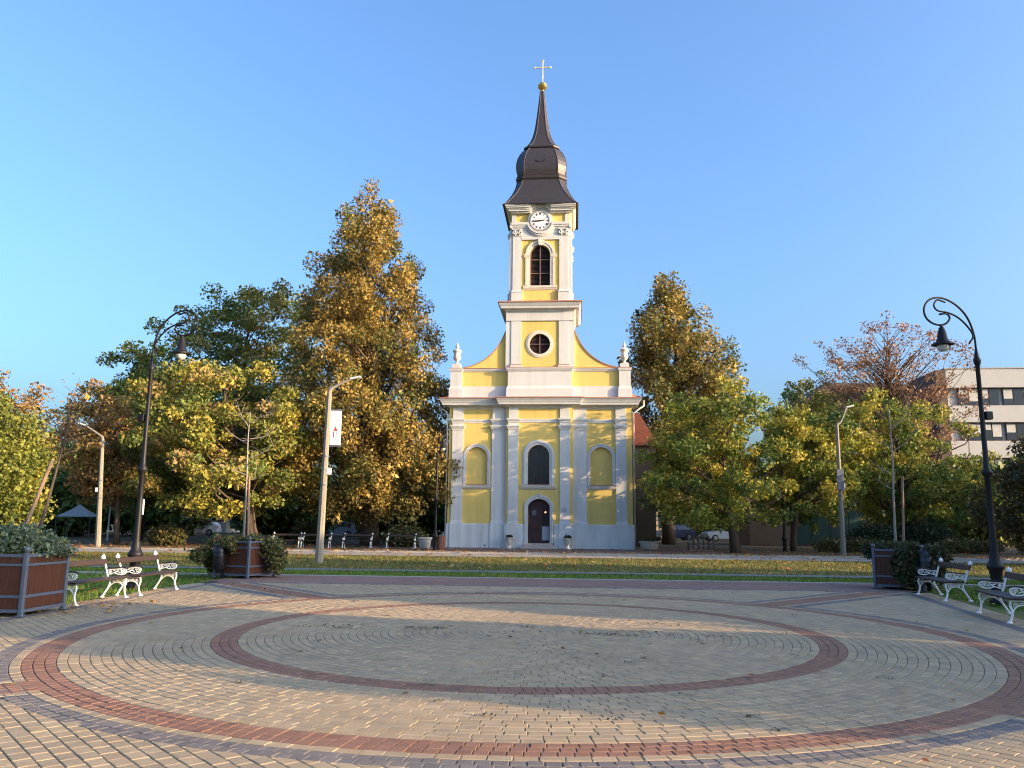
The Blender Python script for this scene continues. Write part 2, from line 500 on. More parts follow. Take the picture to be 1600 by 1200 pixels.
# border lines along the two benches' sides and the back (two courses of grey), red-brown cross walk behind
def line_course(p0, p1, width, L, pal, z):
    d = Vector(p1) - Vector(p0); n = int(d.length / L); d.normalize(); q = Vector((-d.y, d.x))
    for i in range(n):
        a = Vector(p0) + d * (i * L); b = a + d * L
        pv([W(*a), W(*b), W(*(b + q * width)), W(*(a + q * width))], z, pal)
for k in range(2):
    line_course((-8.45 - 0.0 + k * 0.116, -10), (-8.45 + k * 0.116, 8.7), 0.116, 0.185, GRY, 0.004)
    line_course((uR(-10) - k * 0.116, -10), (uR(8.7) - k * 0.116, 8.7), 0.116, 0.185, GRY, 0.004)
    line_course((-8.5, 8.5 + k * 0.116), (uR(8.6), 8.5 + k * 0.116), 0.116, 0.185, GRY, 0.004)
for k in range(15):
    v0 = 8.735 + k * 0.178
    line_course((-9.0 + (k % 2) * 0.09, v0), (uR(8.6) + 0.5, v0), 0.178, 0.185, PUR, 0.002)

def paver_geo(corners, z, gap, sides):
    c = sum((Vector(p) for p in corners), Vector((0, 0))) / 4
    o = []; t = []
    for i in range(4):
        p = Vector(corners[i]); a = (Vector(corners[i - 1]) - p); b = (Vector(corners[(i + 1) % 4]) - p)
        a = a.normalized() if a.length > 1e-6 else Vector((0, 0)); b = b.normalized() if b.length > 1e-6 else Vector((0, 0))
        d = a + b
        o.append(p + d * gap); t.append(p + d * (gap + 0.006))
    vs = [(p.x, p.y, z) for p in t] + [(p.x, p.y, z - 0.005) for p in o]
    fs = [(0, 1, 2, 3)] + [(i, 4 + i, 4 + (i + 1) % 4, (i + 1) % 4) for i in range(4)]
    if sides:
        vs += [(p.x, p.y, z - 0.04) for p in o]
        fs += [(4 + i, 8 + i, 8 + (i + 1) % 4, 4 + (i + 1) % 4) for i in range(4)]
    return vs, fs
def ctr(p): return (sum(q[0] for q in p[0]) / 4, sum(q[1] for q in p[0]) / 4)
vis = []
rest = []
for p in pavers:
    x, y = ctr(p)
    if y < 3.4: 
        if y > 2.0: rest.append(p)
        continue
    (vis if (y > 5.25 - 0.02 * abs(x) and abs(x) < 0.63 * y - 0.1) else rest).append(p)
vis.sort(key=lambda p: ctr(p)[1])
near, vis = vis[:300], vis[300:]
for p in near:
    x, y = ctr(p)
    mb = MB(); mb.col = p[2]
    vs, fs = paver_geo(p[0], p[1], 0.0028, True)
    mb.add([(a - x, b - y, c) for a, b, c in vs], fs)
    mb.build('paver', M['paver'], plaza, loc=(x, y, 0))
mb = MB()
for p in vis + rest:
    mb.col = p[2]
    x, y = ctr(p)
    vs, fs = paver_geo(p[0], p[1], 0.0028, y < 13)
    mb.add(vs, fs)
o = mb.build('paver_field', M['paver'], plaza); o['kind'] = 'stuff'

# ================================================================== CHURCH
CH = empty('church', (1.787, 50.965, 0.0), R(-4.5), 'yellow and white baroque church with clock tower and dark onion spire', 'church')
def part(mb, name, m, parent=CH, smooth=False): return mb.build(name, m, parent, smooth)
def arch(xc, h, z0, zs, zt, n=14):
    """opening outline: bottom-left, bottom-right, then arc from right to left"""
    s = zt - zs; rad = (h * h + s * s) / (2 * s); cz = zt - rad
    a0 = math.asin(min(1, h / rad))
    if s > h: a0 = PI - a0
    pts = [(xc - h, z0), (xc + h, z0)]
    for i in range(n + 1):
        a = a0 - 2 * a0 * i / n
        pts.append((xc + rad * math.sin(a), cz + rad * math.cos(a)))
    return pts
def arch_open(xc, h, z0, zs, zt, n=14):
    p = arch(xc, h, z0, zs, zt, n)
    return [p[1]] + p[2:] + [p[0]]
def circle(xc, zc, r, n=28): return [(xc + r * math.cos(2 * PI * i / n), zc + r * math.sin(2 * PI * i / n)) for i in range(n)]

YB, YC = 0.0, -0.27       # wall planes of the side bays and of the middle bay
nicheL = arch(-3.98, 0.68, 3.90, 5.72, 6.30); nicheR = arch(3.88, 0.68, 3.90, 5.72, 6.30)
w = MB().holed([(-5.80, 1.45), (-2.08, 1.45), (-2.08, 9.0), (-5.80, 9.0)], [nicheL], YB, 0.16)
part(w, 'wall', M['yellow'])
w = MB().holed([(2.08, 1.45), (5.80, 1.45), (5.80, 9.0), (2.08, 9.0)], [nicheR], YB, 0.16)
part(w, 'wall', M['yellow'])
for xc in (-3.98, 3.88):
    part(MB().box(xc - 0.75, xc + 0.75, 0.155, 0.22, 3.8, 6.4), 'niche_back', M['yellow'])
door = arch(-0.02, 0.68, 0.32, 2.62, 3.04); win = arch(-0.05, 0.68, 3.92, 5.72, 6.42)
w = MB().holed([(-2.10, 0.32), (2.10, 0.32), (2.10, 9.0), (-2.10, 9.0)], [arch(-0.02, 0.68, 0.325, 2.62, 3.04), win], YC, 0.25)
part(w, 'wall', M['yellow'])
# body of the nave behind the front
part(MB().box(-5.70, 5.70, 0.30, 0.9, 0.0, 9.2), 'wall', M['shade_toned'])
nv = MB().box(-5.60, 5.60, 0.9, 26, 0.0, 8.9); part(nv, 'nave_wall', M['shade_toned'])
rf = MB(); rf.prism([(-6.0, 8.9), (6.0, 8.9), (0, 13.2)], 1.0, 26.3); part(rf, 'nave_roof', M['rooftile'])
part(MB().box(5.6, 7.75, 5.5, 14, 0.0, 6.9), 'annex_wall', M['shade_toned'])
rf = MB().prism([(5.3, 6.9), (8.05, 6.9), (6.7, 9.2), (5.3, 9.2)], 5.3, 14.2); part(rf, 'annex_roof', M['rooftile'])
# plinth
PF = [(-5.88, 0.9), (-5.88, -0.05), (-2.16, -0.05), (-2.16, -0.32), (-0.93, -0.32)]
prof_pl = [(0, 0.0), (0.0, 1.44), (-0.06, 1.50), (-0.3, 1.50)]
part(MB().sweep(PF, prof_pl), 'plinth', M['plinth'])
part(MB().sweep([(-x, y) for x, y in reversed(PF)], prof_pl), 'plinth', M['plinth'])
# pilasters: (x0,x1,front plane)
PIL = [(-5.58, -4.88, -0.075, YB), (-3.03, -2.10, -0.075, YB), (-1.97, -1.34, -0.335, YC), (1.28, 1.91, -0.335, YC), (2.10, 2.97, -0.075, YB), (4.78, 5.46, -0.075, YB)]
for x0, x1, yf, yw in PIL:
    p = MB().box(x0, x1, yf, yw + 0.05, 1.50, 7.36); pl = part(p, 'pilaster', M['white'])
    b = MB().box(x0 - 0.06, x1 + 0.06, yf - 0.045, yw + 0.06, 0.0, 1.46); part(b, 'pedestal', M['plinth'], pl)
    path = [(x0, yw + 0.02), (x0, yf), (x1, yf), (x1, yw + 0.02)]
    bt = MB().sweep(path, [(0.0, 1.66), (0.015, 1.64), (0.03, 1.58), (0.045, 1.50), (0.05, 1.463), (0, 1.462)]); part(bt, 'base_moulding', M['plinth'], pl)
    cp = MB().sweep(path, [(0, 7.35), (0.03, 7.38), (0.035, 7.44), (0.09, 7.55), (0.12, 7.60), (0.12, 7.66), (0, 7.665)])
    part(cp, 'capital', M['white'], pl)
    nk = MB().box(x0, x1, yf - 0.002, yw + 0.05, 7.66, 7.82); part(nk, 'neck', M['white'], pl)
    cp = MB().sweep(path, [(0, 7.80), (0.03, 7.83), (0.045, 7.92), (0.09, 7.98), (0.11, 8.03), (0.11, 8.09), (0, 8.095)])
    part(cp, 'capital', M['white'], pl)
    fr = MB().box(x0 + 0.02, x1 - 0.02, yf, yw + 0.05, 8.09, 8.88); part(fr, 'frieze_block', M['white'], pl)
# architrave bands between the pilasters
for x0, x1, yw in [(-4.88, -3.03, YB), (-1.34, 1.28, YC), (2.97, 4.78, YB)]:
    part(MB().sweep([(x0 + 0.1, yw), (x1 - 0.1, yw)], [(0, 7.82), (0.03, 7.84), (0.03, 7.92), (0.05, 7.95), (0.055, 8.05), (0, 8.06)]), 'architrave', M['white'])
    part(MB().sweep([(x0, yw), (x1, yw)], [(0, 8.72), (0.03, 8.74), (0.05, 8.80), (0.05, 8.86), (0, 8.865)]), 'frieze_moulding', M['white'])
# main cornice
CP = [(-5.80, 1.2), (-5.80, 0.0), (-2.14, 0.0), (-2.14, -0.29), (2.14, -0.29), (2.14, 0.0), (5.80, 0.0), (5.80, 1.2)]
cor = MB().sweep(CP, [(0, 8.80), (0.08, 8.84), (0.12, 8.90), (0.40, 8.93), (0.44, 8.95), (0.45, 9.05), (0.48, 9.09), (0.53, 9.20), (0.60, 9.30), (0.60, 9.36), (0, 9.37)])
part(cor, 'cornice', M['white'])
part(MB().sweep(CP, [(0, 9.374), (0.63, 9.374), (0.635, 9.345), (0.65, 9.345), (0.65, 9.39), (0.3, 9.46), (0, 9.50)]), 'cornice_flashing', M['copper'])
# window and niche surrounds
for xc in (-3.98, 3.88):
    i0 = arch_open(xc, 0.68, 3.90, 5.72, 6.30); o0 = arch_open(xc, 0.80, 3.90, 5.74, 6.43); o1 = arch_open(xc, 0.87, 3.90, 5.76, 6.51)
    fr = part(MB().band(i0, o0, -0.035, 0.05), 'niche_frame', M['white'])
    part(MB().band(o0, o1, -0.065, 0.0), 'outer_moulding', M['white'], fr)
    part(MB().sweep([(xc - 0.93, 0), (xc + 0.93, 0)], [(0, 3.62), (0.05, 3.66), (0.09, 3.76), (0.10, 3.84), (0, 3.88)]), 'sill', M['stone'])
    part(MB().box(xc - 0.66, xc + 0.66, -0.03, 0.154, 3.885, 3.93), 'sill_flashing', M['copper'])
i0 = arch_open(-0.05, 0.68, 3.92, 5.72, 6.42); o0 = arch_open(-0.05, 0.82, 3.92, 5.74, 6.56); o1 = arch_open(-0.05, 0.92, 3.92, 5.76, 6.66); o2 = arch_open(-0.05, 1.0, 3.92, 5.78, 6.74)
fr = part(MB().band(i0, o0, YC - 0.03, YC + 0.1), 'window_frame', M['white'])
part(MB().band(o0, o1, YC - 0.075, YC), 'outer_moulding', M['white'], fr)
part(MB().band(o1, o2, YC - 0.04, YC), 'outer_moulding', M['white'], fr)
part(MB().sweep([(-1.17, YC), (1.07, YC)], [(0, 3.60), (0.06, 3.66), (0.10, 3.74), (0.12, 3.86), (0, 3.90)]), 'sill', M['stone'])
part(MB().box(-0.72, 0.62, YC - 0.06, YC + 0.4, 3.905, 3.935), 'sill_flashing', M['copper'])
wd = part(MB().box(-0.75, 0.65, 0.10, 0.16, 3.9, 6.45), 'window', M['glass'])
gr = MB()
for k in range(1, 4): gr.box(-0.73 + k * 0.34 - 0.012, -0.73 + k * 0.34 + 0.012, 0.085, 0.10, 3.9, 6.4)
for k in range(1, 6): gr.box(-0.73, 0.63, 0.082, 0.098, 3.9 + k * 0.42 - 0.01, 3.9 + k * 0.42 + 0.01)
part(gr, 'glazing_bars', M['louvre'], wd)
# portal
i0 = arch_open(-0.02, 0.68, 0.33, 2.62, 3.04); o0 = arch_open(-0.02, 0.80, 0.33, 2.66, 3.18); o1 = arch_open(-0.02, 0.90, 0.33, 2.70, 3.30)
fr = part(MB().band(i0, o0, YC - 0.055, YC + 0.12), 'door_frame', M['white'])
part(MB().band(o0, o1, YC - 0.10, YC), 'outer_moulding', M['white'], fr)
part(MB().prism([(-0.10, 3.26), (0.06, 3.26), (0.09, 3.40), (-0.13, 3.40)], YC - 0.14, YC), 'keystone', M['stone'], fr)
dl = part(MB().bbox(-0.70, 0.10, 0.02, 0.09, 0.33, 2.62, 0.006), 'door', M['doorwood'])
for z0, z1 in ((0.45, 1.05), (1.15, 1.75), (1.85, 2.5)):
    part(MB().bbox(-0.60, 0.0, 0.0, 0.021, z0, z1, 0.012), 'door_panel', M['doorwood'], dl)
part(MB().box(-0.46, -0.20, -0.008, -0.001, 2.02, 2.34), 'notice', M['galv'], dl)
part(MB().tube([(0.02, 0.0, 1.25), (0.02, -0.05, 1.25), (0.02, -0.05, 1.36)], 0.012, 6), 'door_handle', M['galv'], dl)
dg = MB().box(0.10, 0.16, 0.04, 0.12, 0.33, 2.62).box(0.60, 0.68, 0.04, 0.12, 0.33, 2.62).box(0.16, 0.60, 0.04, 0.12, 0.33, 0.5).box(0.16, 0.60, 0.04, 0.12, 2.5, 2.62).box(0.16, 0.60, 0.05, 0.11, 1.35, 1.41)
dd = part(dg, 'door', M['doorwood'])
part(MB().box(0.16, 0.60, 0.075, 0.085, 0.5, 1.35), 'pane', M['signgrey'], dd)
part(MB().box(0.16, 0.60, 0.075, 0.085, 1.41, 2.5), 'pane', M['glass'], dd)
part(MB().box(-0.72, 0.68, 0.05, 0.10, 2.62, 3.05), 'transom', M['doorwood'])
part(MB().box(-1.0, 1.0, 0.2, 0.29, 0.3, 3.2), 'vestibule', M['dark'])
part(MB().bbox(0.34, 0.42, -0.02, 0.03, 2.18, 2.26, 0.02), 'door_light', emit_mat('small_red_lamp', (1.0, 0.30, 0.12), 2.5))
st = part(MB().bbox(-1.15, 1.10, -0.95, 0.10, 0.0, 0.165, 0.012), 'step', M['step'])
part(MB().bbox(-0.92, 0.88, -0.62, 0.10, 0.166, 0.325, 0.012), 'step', M['step'])
part(MB().bbox(1.40, 1.70, -0.352, -0.336, 2.22, 2.52, 0.004), 'plaque', M['signgrey'])
part(MB().box(-3.46, -3.36, -0.06, -0.051, 0.12, 0.20), 'vent_hole', M['black'])
# gutter and downpipes
for sx in (1, -1):
    g = MB().tube([(sx * 6.62, 0.4, 9.32), (sx * 6.62, 0.35, 8.98), (sx * 6.25, 0.15, 8.72), (sx * 5.93, 0.1, 8.45), (sx * 5.93, 0.1, 0.1)], 0.055, 8); part(g, 'downpipe', M['dullgold'] if False else M['stone'], smooth=True)
    part(MB().prism([(sx * 6.46, 9.40), (sx * 5.7, 9.40), (sx * 5.7, 9.85), (sx * 6.1, 9.62)], 0.15, 1.3), 'roof_corner', M['copper'])
# attic
part(MB().box(-5.05, 5.05, 0.02, 0.60, 9.40, 11.22), 'attic_wall', M['yellow'])
for sx in (-1, 1):
    xs = sorted((sx * 2.05, sx * 5.02))
    part(MB().box(xs[0], xs[1], -0.04, 0.1, 9.42, 10.20), 'attic_base', M['white'])
    part(MB().sweep([(xs[0], 0.02), (xs[1], 0.02)], [(0, 11.14), (0.04, 11.17), (0.09, 11.26), (0.12, 11.30), (0.12, 11.35), (0, 11.36)]), 'attic_ledge', M['white'])
    part(MB().box(xs[0], xs[1], -0.13, 0.62, 11.362, 11.40), 'ledge_flashing', M['copper'])
    pd = part(MB().box(sx * 5.42 - 0.365, sx * 5.42 + 0.365, -0.16, 0.60, 9.42, 11.22), 'attic_pedestal', M['white'])
    pth = [(sx * 5.42 - 0.365, 0.6), (sx * 5.42 - 0.365, -0.16), (sx * 5.42 + 0.365, -0.16), (sx * 5.42 + 0.365, 0.6)]
    part(MB().sweep(pth, [(0, 9.42), (0.07, 9.43), (0.07, 10.0), (0.03, 10.15), (0, 10.2)]), 'base_moulding', M['white'], pd)
    part(MB().sweep(pth, [(0, 11.16), (0.03, 11.18), (0.07, 11.30), (0.07, 11.36), (0, 11.365)]), 'cap_moulding', M['white'], pd)
    part(MB().box(sx * 5.42 - 0.44, sx * 5.42 + 0.44, -0.24, 0.60, 11.366, 11.40), 'cap_flashing', M['copper'], pd)
    part(MB().box(sx * 5.42 - 0.28, sx * 5.42 + 0.28, -0.08, 0.48, 11.40, 11.68), 'urn_plinth', M['white'], pd)
    ur = MB().lathe([(0.24, 11.68), (0.24, 11.72), (0.12, 11.78), (0.08, 11.86), (0.10, 11.92), (0.20, 12.0), (0.255, 12.12), (0.235, 12.24), (0.215, 12.45), (0.29, 12.55), (0.30, 12.60), (0.20, 12.68), (0.11, 12.72), (0.085, 12.78), (0.13, 12.84), (0.12, 12.92), (0.06, 12.98), (0.075, 13.04), (0.0, 13.16)], 18, (sx * 5.42, 0.2, 0))
    part(ur, 'finial_urn', M['urn'], smooth='auto')
    # volute wing
    cv = [(2.15, 13.98), (2.30, 13.62), (2.48, 13.22), (2.70, 12.83), (2.97, 12.48), (3.28, 12.18), (3.62, 11.92), (3.98, 11.71), (4.45, 11.52), (4.98, 11.40)]
    poly = [(sx * x, z) for x, z in cv] + [(sx * 2.15, 11.40)]
    part(MB().prism(poly, 0.03, 0.55), 'volute_wing', M['yellow'])
    lip = MB().band([(sx * x, z) for x, z in cv], [(sx * (x + 0.045), z + 0.045) for x, z in cv], -0.02, 0.6); part(lip, 'volute_flashing', M['copper'])
ctrb = part(MB().box(-2.04, 2.04, -0.29, 0.6, 9.42, 11.22), 'attic_block', M['white'])
pth = [(-2.04, 0.3), (-2.04, -0.29), (2.04, -0.29), (2.04, 0.3)]
part(MB().sweep(pth, [(0, 9.42), (0.09, 9.43), (0.09, 10.0), (0.03, 10.16), (0, 10.2)]), 'base_moulding', M['white'], ctrb)
part(MB().sweep(pth, [(0, 11.12), (0.04, 11.16), (0.10, 11.27), (0.12, 11.30), (0.12, 11.36), (0, 11.37)]), 'attic_ledge', M['white'], ctrb)
part(MB().box(-2.17, 2.17, -0.42, 0.3, 11.372, 11.41), 'ledge_flashing', M['copper'], ctrb)
# ---- tower, lower stage (front plane y=-0.16)
TF = -0.16
ocu = circle(-0.01, 12.96, 0.67)
part(MB().holed([(-2.20, 11.41), (2.20, 11.41), (2.20, 15.2), (-2.20, 15.2)], [ocu], TF + 0.06, 0.35), 'tower_wall', M['yellow'])
part(MB().box(-2.195, 2.195, 0.36, 4.30, 11.0, 15.2), 'tower_wall', M['yellow'])
for sx in (-1, 1):
    x0, x1 = sorted((sx * 1.22, sx * 1.86))
    pl = part(MB().box(x0, x1, TF, TF + 0.2, 11.55, 14.55), 'pilaster', M['white'])
    part(MB().box(x0 - 0.05, x1 + 0.05, TF - 0.05, TF + 0.2, 11.412, 11.58), 'pilaster_base', M['copper'] if False else M['white'], pl)
    part(MB().box(x0 - 0.06, x1 + 0.06, TF - 0.07, TF + 0.1, 11.585, 11.61), 'base_flashing', M['copper'], pl)
    e0, e1 = sorted((sx * 1.86, sx * 2.215))
    part(MB().box(e0, e1, TF + 0.035, 1.0, 11.42, 14.53), 'corner_strip', M['white'], pl)
    part(MB().box(sx * 2.19, sx * 2.27, 1.6, 3.9, 11.5, 14.6), 'side_pilaster', M['white'], pl)
sq = lambda h, f, b: [(-h, f), (h, f), (h, b), (-h, b)]
part(MB().sweep(sq(2.17, TF, 4.45), [(-0.05, 14.50), (0.03, 14.50), (0.03, 15.1), (-0.05, 15.1)], True), 'tower_frieze', M['white'])
part(MB().sweep(sq(2.17, TF, 4.45), [(0, 15.08), (0.08, 15.12), (0.14, 15.22), (0.36, 15.26), (0.38, 15.38), (0.42, 15.44), (0.49, 15.56), (0.50, 15.64), (0, 15.66)], True), 'tower_cornice', M['white'])
part(MB().sweep(sq(2.17, TF, 4.45), [(0, 15.663), (0.53, 15.663), (0.54, 15.62), (0.555, 15.62), (0.555, 15.69), (0.2, 15.80), (-0.3, 15.84)], True), 'cornice_flashing', M['copper'])
oi = circle(-0.01, 12.96, 0.67, 36); oo = circle(-0.01, 12.96, 0.80, 36); o2 = circle(-0.01, 12.96, 0.90, 36)
fr = part(MB().band(oi + oi[:1], oo + oo[:1], TF + 0.0, TF + 0.2), 'oculus_frame', M['urn'])
part(MB().band(oo + oo[:1], o2 + o2[:1], TF + 0.025, TF + 0.07), 'outer_moulding', M['urn'], fr)
def louvre(xc, h, z0, z1, yf, shape, name='louvre_window', pitch=0.085):
    bk = part(MB().box(xc - h - 0.05, xc + h + 0.05, yf + 0.14, yf + 0.18, z0 - 0.05, z1 + 0.05), name, M['dark'])
    sl = MB(); z = z0 + 0.03
    while z < z1:
        hw = shape(z)
        if hw > 0.06:
            sl.add([(xc - hw, yf, z), (xc + hw, yf, z), (xc + hw, yf + 0.075, z + 0.075), (xc - hw, yf + 0.075, z + 0.075), (xc - hw, yf, z + 0.016), (xc + hw, yf, z + 0.016), (xc + hw, yf + 0.075, z + 0.091), (xc - hw, yf + 0.075, z + 0.091)],
                   [(0, 1, 5, 4), (4, 5, 6, 7), (0, 3, 2, 1), (1, 2, 6, 5), (0, 4, 7, 3)])
        z += pitch
    o = part(sl, 'louvre_slats', M['louvre'], bk); o['kind'] = 'stuff'
    return bk
lw = louvre(-0.01, 0.66, 12.30, 13.62, TF + 0.16, lambda z: math.sqrt(max(0, 0.66 ** 2 - (z + 0.04 - 12.96) ** 2)))
part(MB().box(-0.04, 0.02, TF + 0.10, TF + 0.155, 12.30, 13.62), 'mullion', M['louvreframe'], lw)
part(MB().box(-0.65, 0.63, TF + 0.115, TF + 0.157, 12.94, 12.98), 'transom_bar', M['louvreframe'], lw)
# ---- belfry (front plane y=-0.02)
BF = -0.02
bw = arch(-0.01, 0.67, 16.93, 19.05, 19.72)
part(MB().holed([(-2.0, 15.7), (2.0, 15.7), (2.0, 22.2), (-2.0, 22.2)], [bw], BF + 0.09, 0.6), 'belfry_wall', M['yellow'])
part(MB().box(-1.995, 1.995, 0.61, 4.2, 15.7, 22.2), 'belfry_wall', M['yellow'])
for sx in (-1, 1):
    x0, x1 = sorted((sx * 1.25, sx * 1.82))
    pl = part(MB().box(x0, x1, BF, BF + 0.2, 16.5, 20.3), 'pilaster', M['white'])
    part(MB().box(x0 - 0.07, x1 + 0.07, BF - 0.06, BF + 0.2, 15.75, 16.46), 'pedestal', M['white'], pl)
    pth = [(x0, BF + 0.1), (x0, BF), (x1, BF), (x1, BF + 0.1)]
    part(MB().sweep(pth, [(0, 16.64), (0.03, 16.60), (0.06, 16.52), (0.09, 16.50), (0.09, 16.463), (0, 16.462)]), 'base_moulding', M['white'], pl)
    # composite capital with scrolls and leaf
    cap = MB().box(x0 - 0.03, x1 + 0.03, BF - 0.03, BF + 0.15, 20.30, 20.74)
    part(cap, 'capital', M['white'], pl)
    for q in (-1, 1):
        cx = (x0 + x1) / 2 + q * 0.24
        sp = [(cx + q * (0.02 + 0.16 * (1 - t) ** 1) * math.cos(1.3 + t * 7.5) * 0.75, BF - 0.075, 20.55 + (0.02 + 0.16 * (1 - t)) * math.sin(1.3 + t * 7.5) * 0.9) for t in [i / 16 for i in range(17)]]
        part(MB().tube(sp, 0.045, 6), 'capital_scroll', M['white'], pl, True)
    lf = MB()
    for q in range(-2, 3):
        lf.lathe([(0.0, -0.13), (0.06, -0.06), (0.07, 0.0), (0.04, 0.09), (0.0, 0.13)], 7, ((x0 + x1) / 2 + q * 0.075, BF - 0.05, 20.52 - abs(q) * 0.03))
    part(lf, 'capital_leaf', M['stone'], pl, True)
    part(MB().box(x0 - 0.08, x1 + 0.08, BF - 0.1, BF + 0.15, 20.742, 20.80), 'abacus', M['white'], pl)
    e0, e1 = sorted((sx * 1.82, sx * 2.04))
    part(MB().box(e0, e1, BF + 0.05, 0.9, 15.75, 20.8), 'corner_strip', M['white'], pl)
    # side pilasters with brackets seen edge on
    s0, s1 = sorted((sx * 1.99, sx * 2.09))
    for y0 in (0.35, 3.1):
        part(MB().box(s0, s1, y0, y0 + 0.6, 15.75, 20.8), 'side_pilaster', M['white'], pl)
        part(MB().box(*sorted((sx * 1.99, sx * 2.17)), y0 - 0.06, y0 + 0.66, 15.75, 16.46), 'side_pedestal', M['white'], pl)
        part(MB().lathe([(0.0, -0.16), (0.10, -0.10), (0.13, 0.0), (0.10, 0.10), (0.0, 0.16)], 8, (sx * 2.1, y0 + 0.1, 20.52)), 'side_capital', M['urn'], pl, True)
        part(MB().lathe([(0.0, -0.16), (0.10, -0.10), (0.13, 0.0), (0.10, 0.10), (0.0, 0.16)], 8, (sx * 2.1, y0 + 0.5, 20.52)), 'side_capital', M['urn'], pl, True)
    part(MB().lathe([(0.0, -0.25), (0.08, -0.2), (0.11, -0.05), (0.07, 0.02), (0.12, 0.12), (0.07, 0.25), (0.0, 0.27)], 8, (sx * 2.06, 2.1, 19.35)), 'side_keystone', M['urn'], pl, True)
part(MB().box(-1.25, 1.25, BF - 0.01, BF + 0.2, 20.06, 20.82), 'belfry_lintel', M['white'])
i0 = arch_open(-0.01, 0.67, 16.93, 19.05, 19.72); o0 = arch_open(-0.01, 0.83, 16.93, 19.06, 19.89); o1 = arch_open(-0.01, 0.97, 16.93, 19.08, 20.03)
fr = part(MB().band(i0, o0, BF + 0.03, BF + 0.25), 'window_frame', M['urn'])
part(MB().band(o0, o1, BF + 0.0, BF + 0.1), 'outer_moulding', M['urn'], fr)
part(MB().prism([(-0.10, 19.66), (0.08, 19.66), (0.14, 20.12), (-0.16, 20.12)], BF - 0.10, BF + 0.1), 'keystone', M['urn'], fr)
for sx in (-1, 1):
    part(MB().sweep([(sx * 0.88 - 0.16, BF + 0.09), (sx * 0.88 - 0.16, BF + 0.02), (sx * 0.88 + 0.14, BF + 0.02), (sx * 0.88 + 0.14, BF + 0.09)], [(0, 18.82), (0.03, 18.86), (0.06, 18.98), (0.06, 19.04), (0, 19.045)]), 'impost', M['urn'], fr)
part(MB().sweep([(-1.12, BF + 0.09), (1.10, BF + 0.09)], [(0, 16.60), (0.05, 16.64), (0.08, 16.72), (0.12, 16.76), (0.12, 16.90), (0, 16.92)]), 'sill', M['urn'])
lw = louvre(-0.01, 0.67, 16.95, 19.70, BF + 0.24, lambda z: 0.67 if z < 19.0 else math.sqrt(max(0, 0.67 ** 2 - (z + 0.09 - 19.05) ** 2)))
part(MB().box(-0.045, 0.025, BF + 0.15, BF + 0.235, 16.93, 19.7), 'mullion', M['louvreframe'], lw)
for z in (17.78, 18.72):
    part(MB().box(-0.66, 0.64, BF + 0.17, BF + 0.238, z - 0.03, z + 0.03), 'transom_bar', M['louvreframe'], lw)
part(MB().band(arch_open(-0.01, 0.60, 16.93, 19.05, 19.65), arch_open(-0.01, 0.668, 16.93, 19.05, 19.718), BF + 0.16, BF + 0.24), 'louvre_frame', M['louvreframe'], lw)
# entablature with clock bulge
CLZ = 21.33
def bulge(x, z, up):
    return z
BPth = sq(1.86, BF - 0.02, 4.22)
part(MB().box(-1.9, 1.9, BF - 0.025, 4.2, 20.80, 20.83), 'entablature_bed', M['white'])
def arc_line(r, a0, a1, n=18): return [(r * math.cos(a0 + (a1 - a0) * i / n), CLZ + r * math.sin(a0 + (a1 - a0) * i / n)) for i in range(n + 1)]
# lower band dipping round the clock
def low_line(r, z):
    a = math.asin((z - CLZ) / r) if abs(z - CLZ) < r else -0.5
    return [(-1.92, z), (-r * math.cos(a) - 0.06, z)] + arc_line(r, PI - a, 2 * PI + a)[0:] + [(r * math.cos(a) + 0.06, z), (1.92, z)]
for (ra, za, rb, zb, yf) in [(0.78, 21.22, 0.90, 21.06, -0.16), (0.90, 21.06, 1.0, 20.94, -0.11), (1.0, 20.94, 1.08, 20.84, -0.06)]:
    part(MB().band(low_line(ra, za), low_line(rb, zb), BF + yf, BF + 0.09), 'architrave', M['white'])
for sx in (-1, 1):
    part(MB().box(*sorted((sx * 1.90, sx * 2.02)), BF - 0.12, 4.2, 20.84, 21.22), 'side_architrave', M['white'])
    part(MB().box(*sorted((sx * 1.62, sx * 1.9)), BF + 0.03, BF + 0.1, 21.22, 21.9), 'frieze_end', M['white'])
# upper cornice rising over the clock
def up_line(r, z, xe):
    s = (z - CLZ) / r
    a = math.asin(max(-0.99, min(0.99, s)))
    return [(-xe, z), (-r * math.cos(a) - 0.10, z)] + [(p[0], p[1]) for p in arc_line(r, PI - a, a)] + [(r * math.cos(a) + 0.10, z), (xe, z)]
LV = [(0.86, 21.88, 1.93, -0.10), (0.95, 21.98, 1.98, -0.14), (1.03, 22.08, 2.10, -0.26), (1.12, 22.18, 2.18, -0.30), (1.22, 22.28, 2.26, -0.40), (1.30, 22.38, 2.34, -0.46)]
# measured: crown of the arch at 22.76, straight cornice top at 22.46
for k in range(len(LV) - 1):
    r0, z0, x0, y0 = LV[k]; r1, z1, x1, y1 = LV[k + 1]
    part(MB().band(up_line(r0, z0, x1), up_line(r1, z1, x1), BF + y1, BF + 0.3), 'cornice', M['white'])
part(MB().band(up_line(1.30, 22.38, 2.37), up_line(1.36, 22.43, 2.37), BF - 0.50, BF + 0.3), 'cornice_flashing', M['roofmetal'])
for sx in (-1, 1):
    pr = [(0, 21.88), (0.08, 21.98), (0.14, 22.08), (0.28, 22.12), (0.30, 22.22), (0.42, 22.38), (0, 22.39)]
    pth = [(-1.92, 4.2), (-1.92, BF + 0.1)] if sx < 0 else [(1.92, BF + 0.1), (1.92, 4.2)]
    part(MB().sweep(pth, pr), 'side_cornice', M['white'])
    part(MB().box(*sorted((sx * 1.9, sx * 2.39)), BF - 0.3, 4.4, 22.392, 22.44), 'eave_edge', M['roofmetal'])
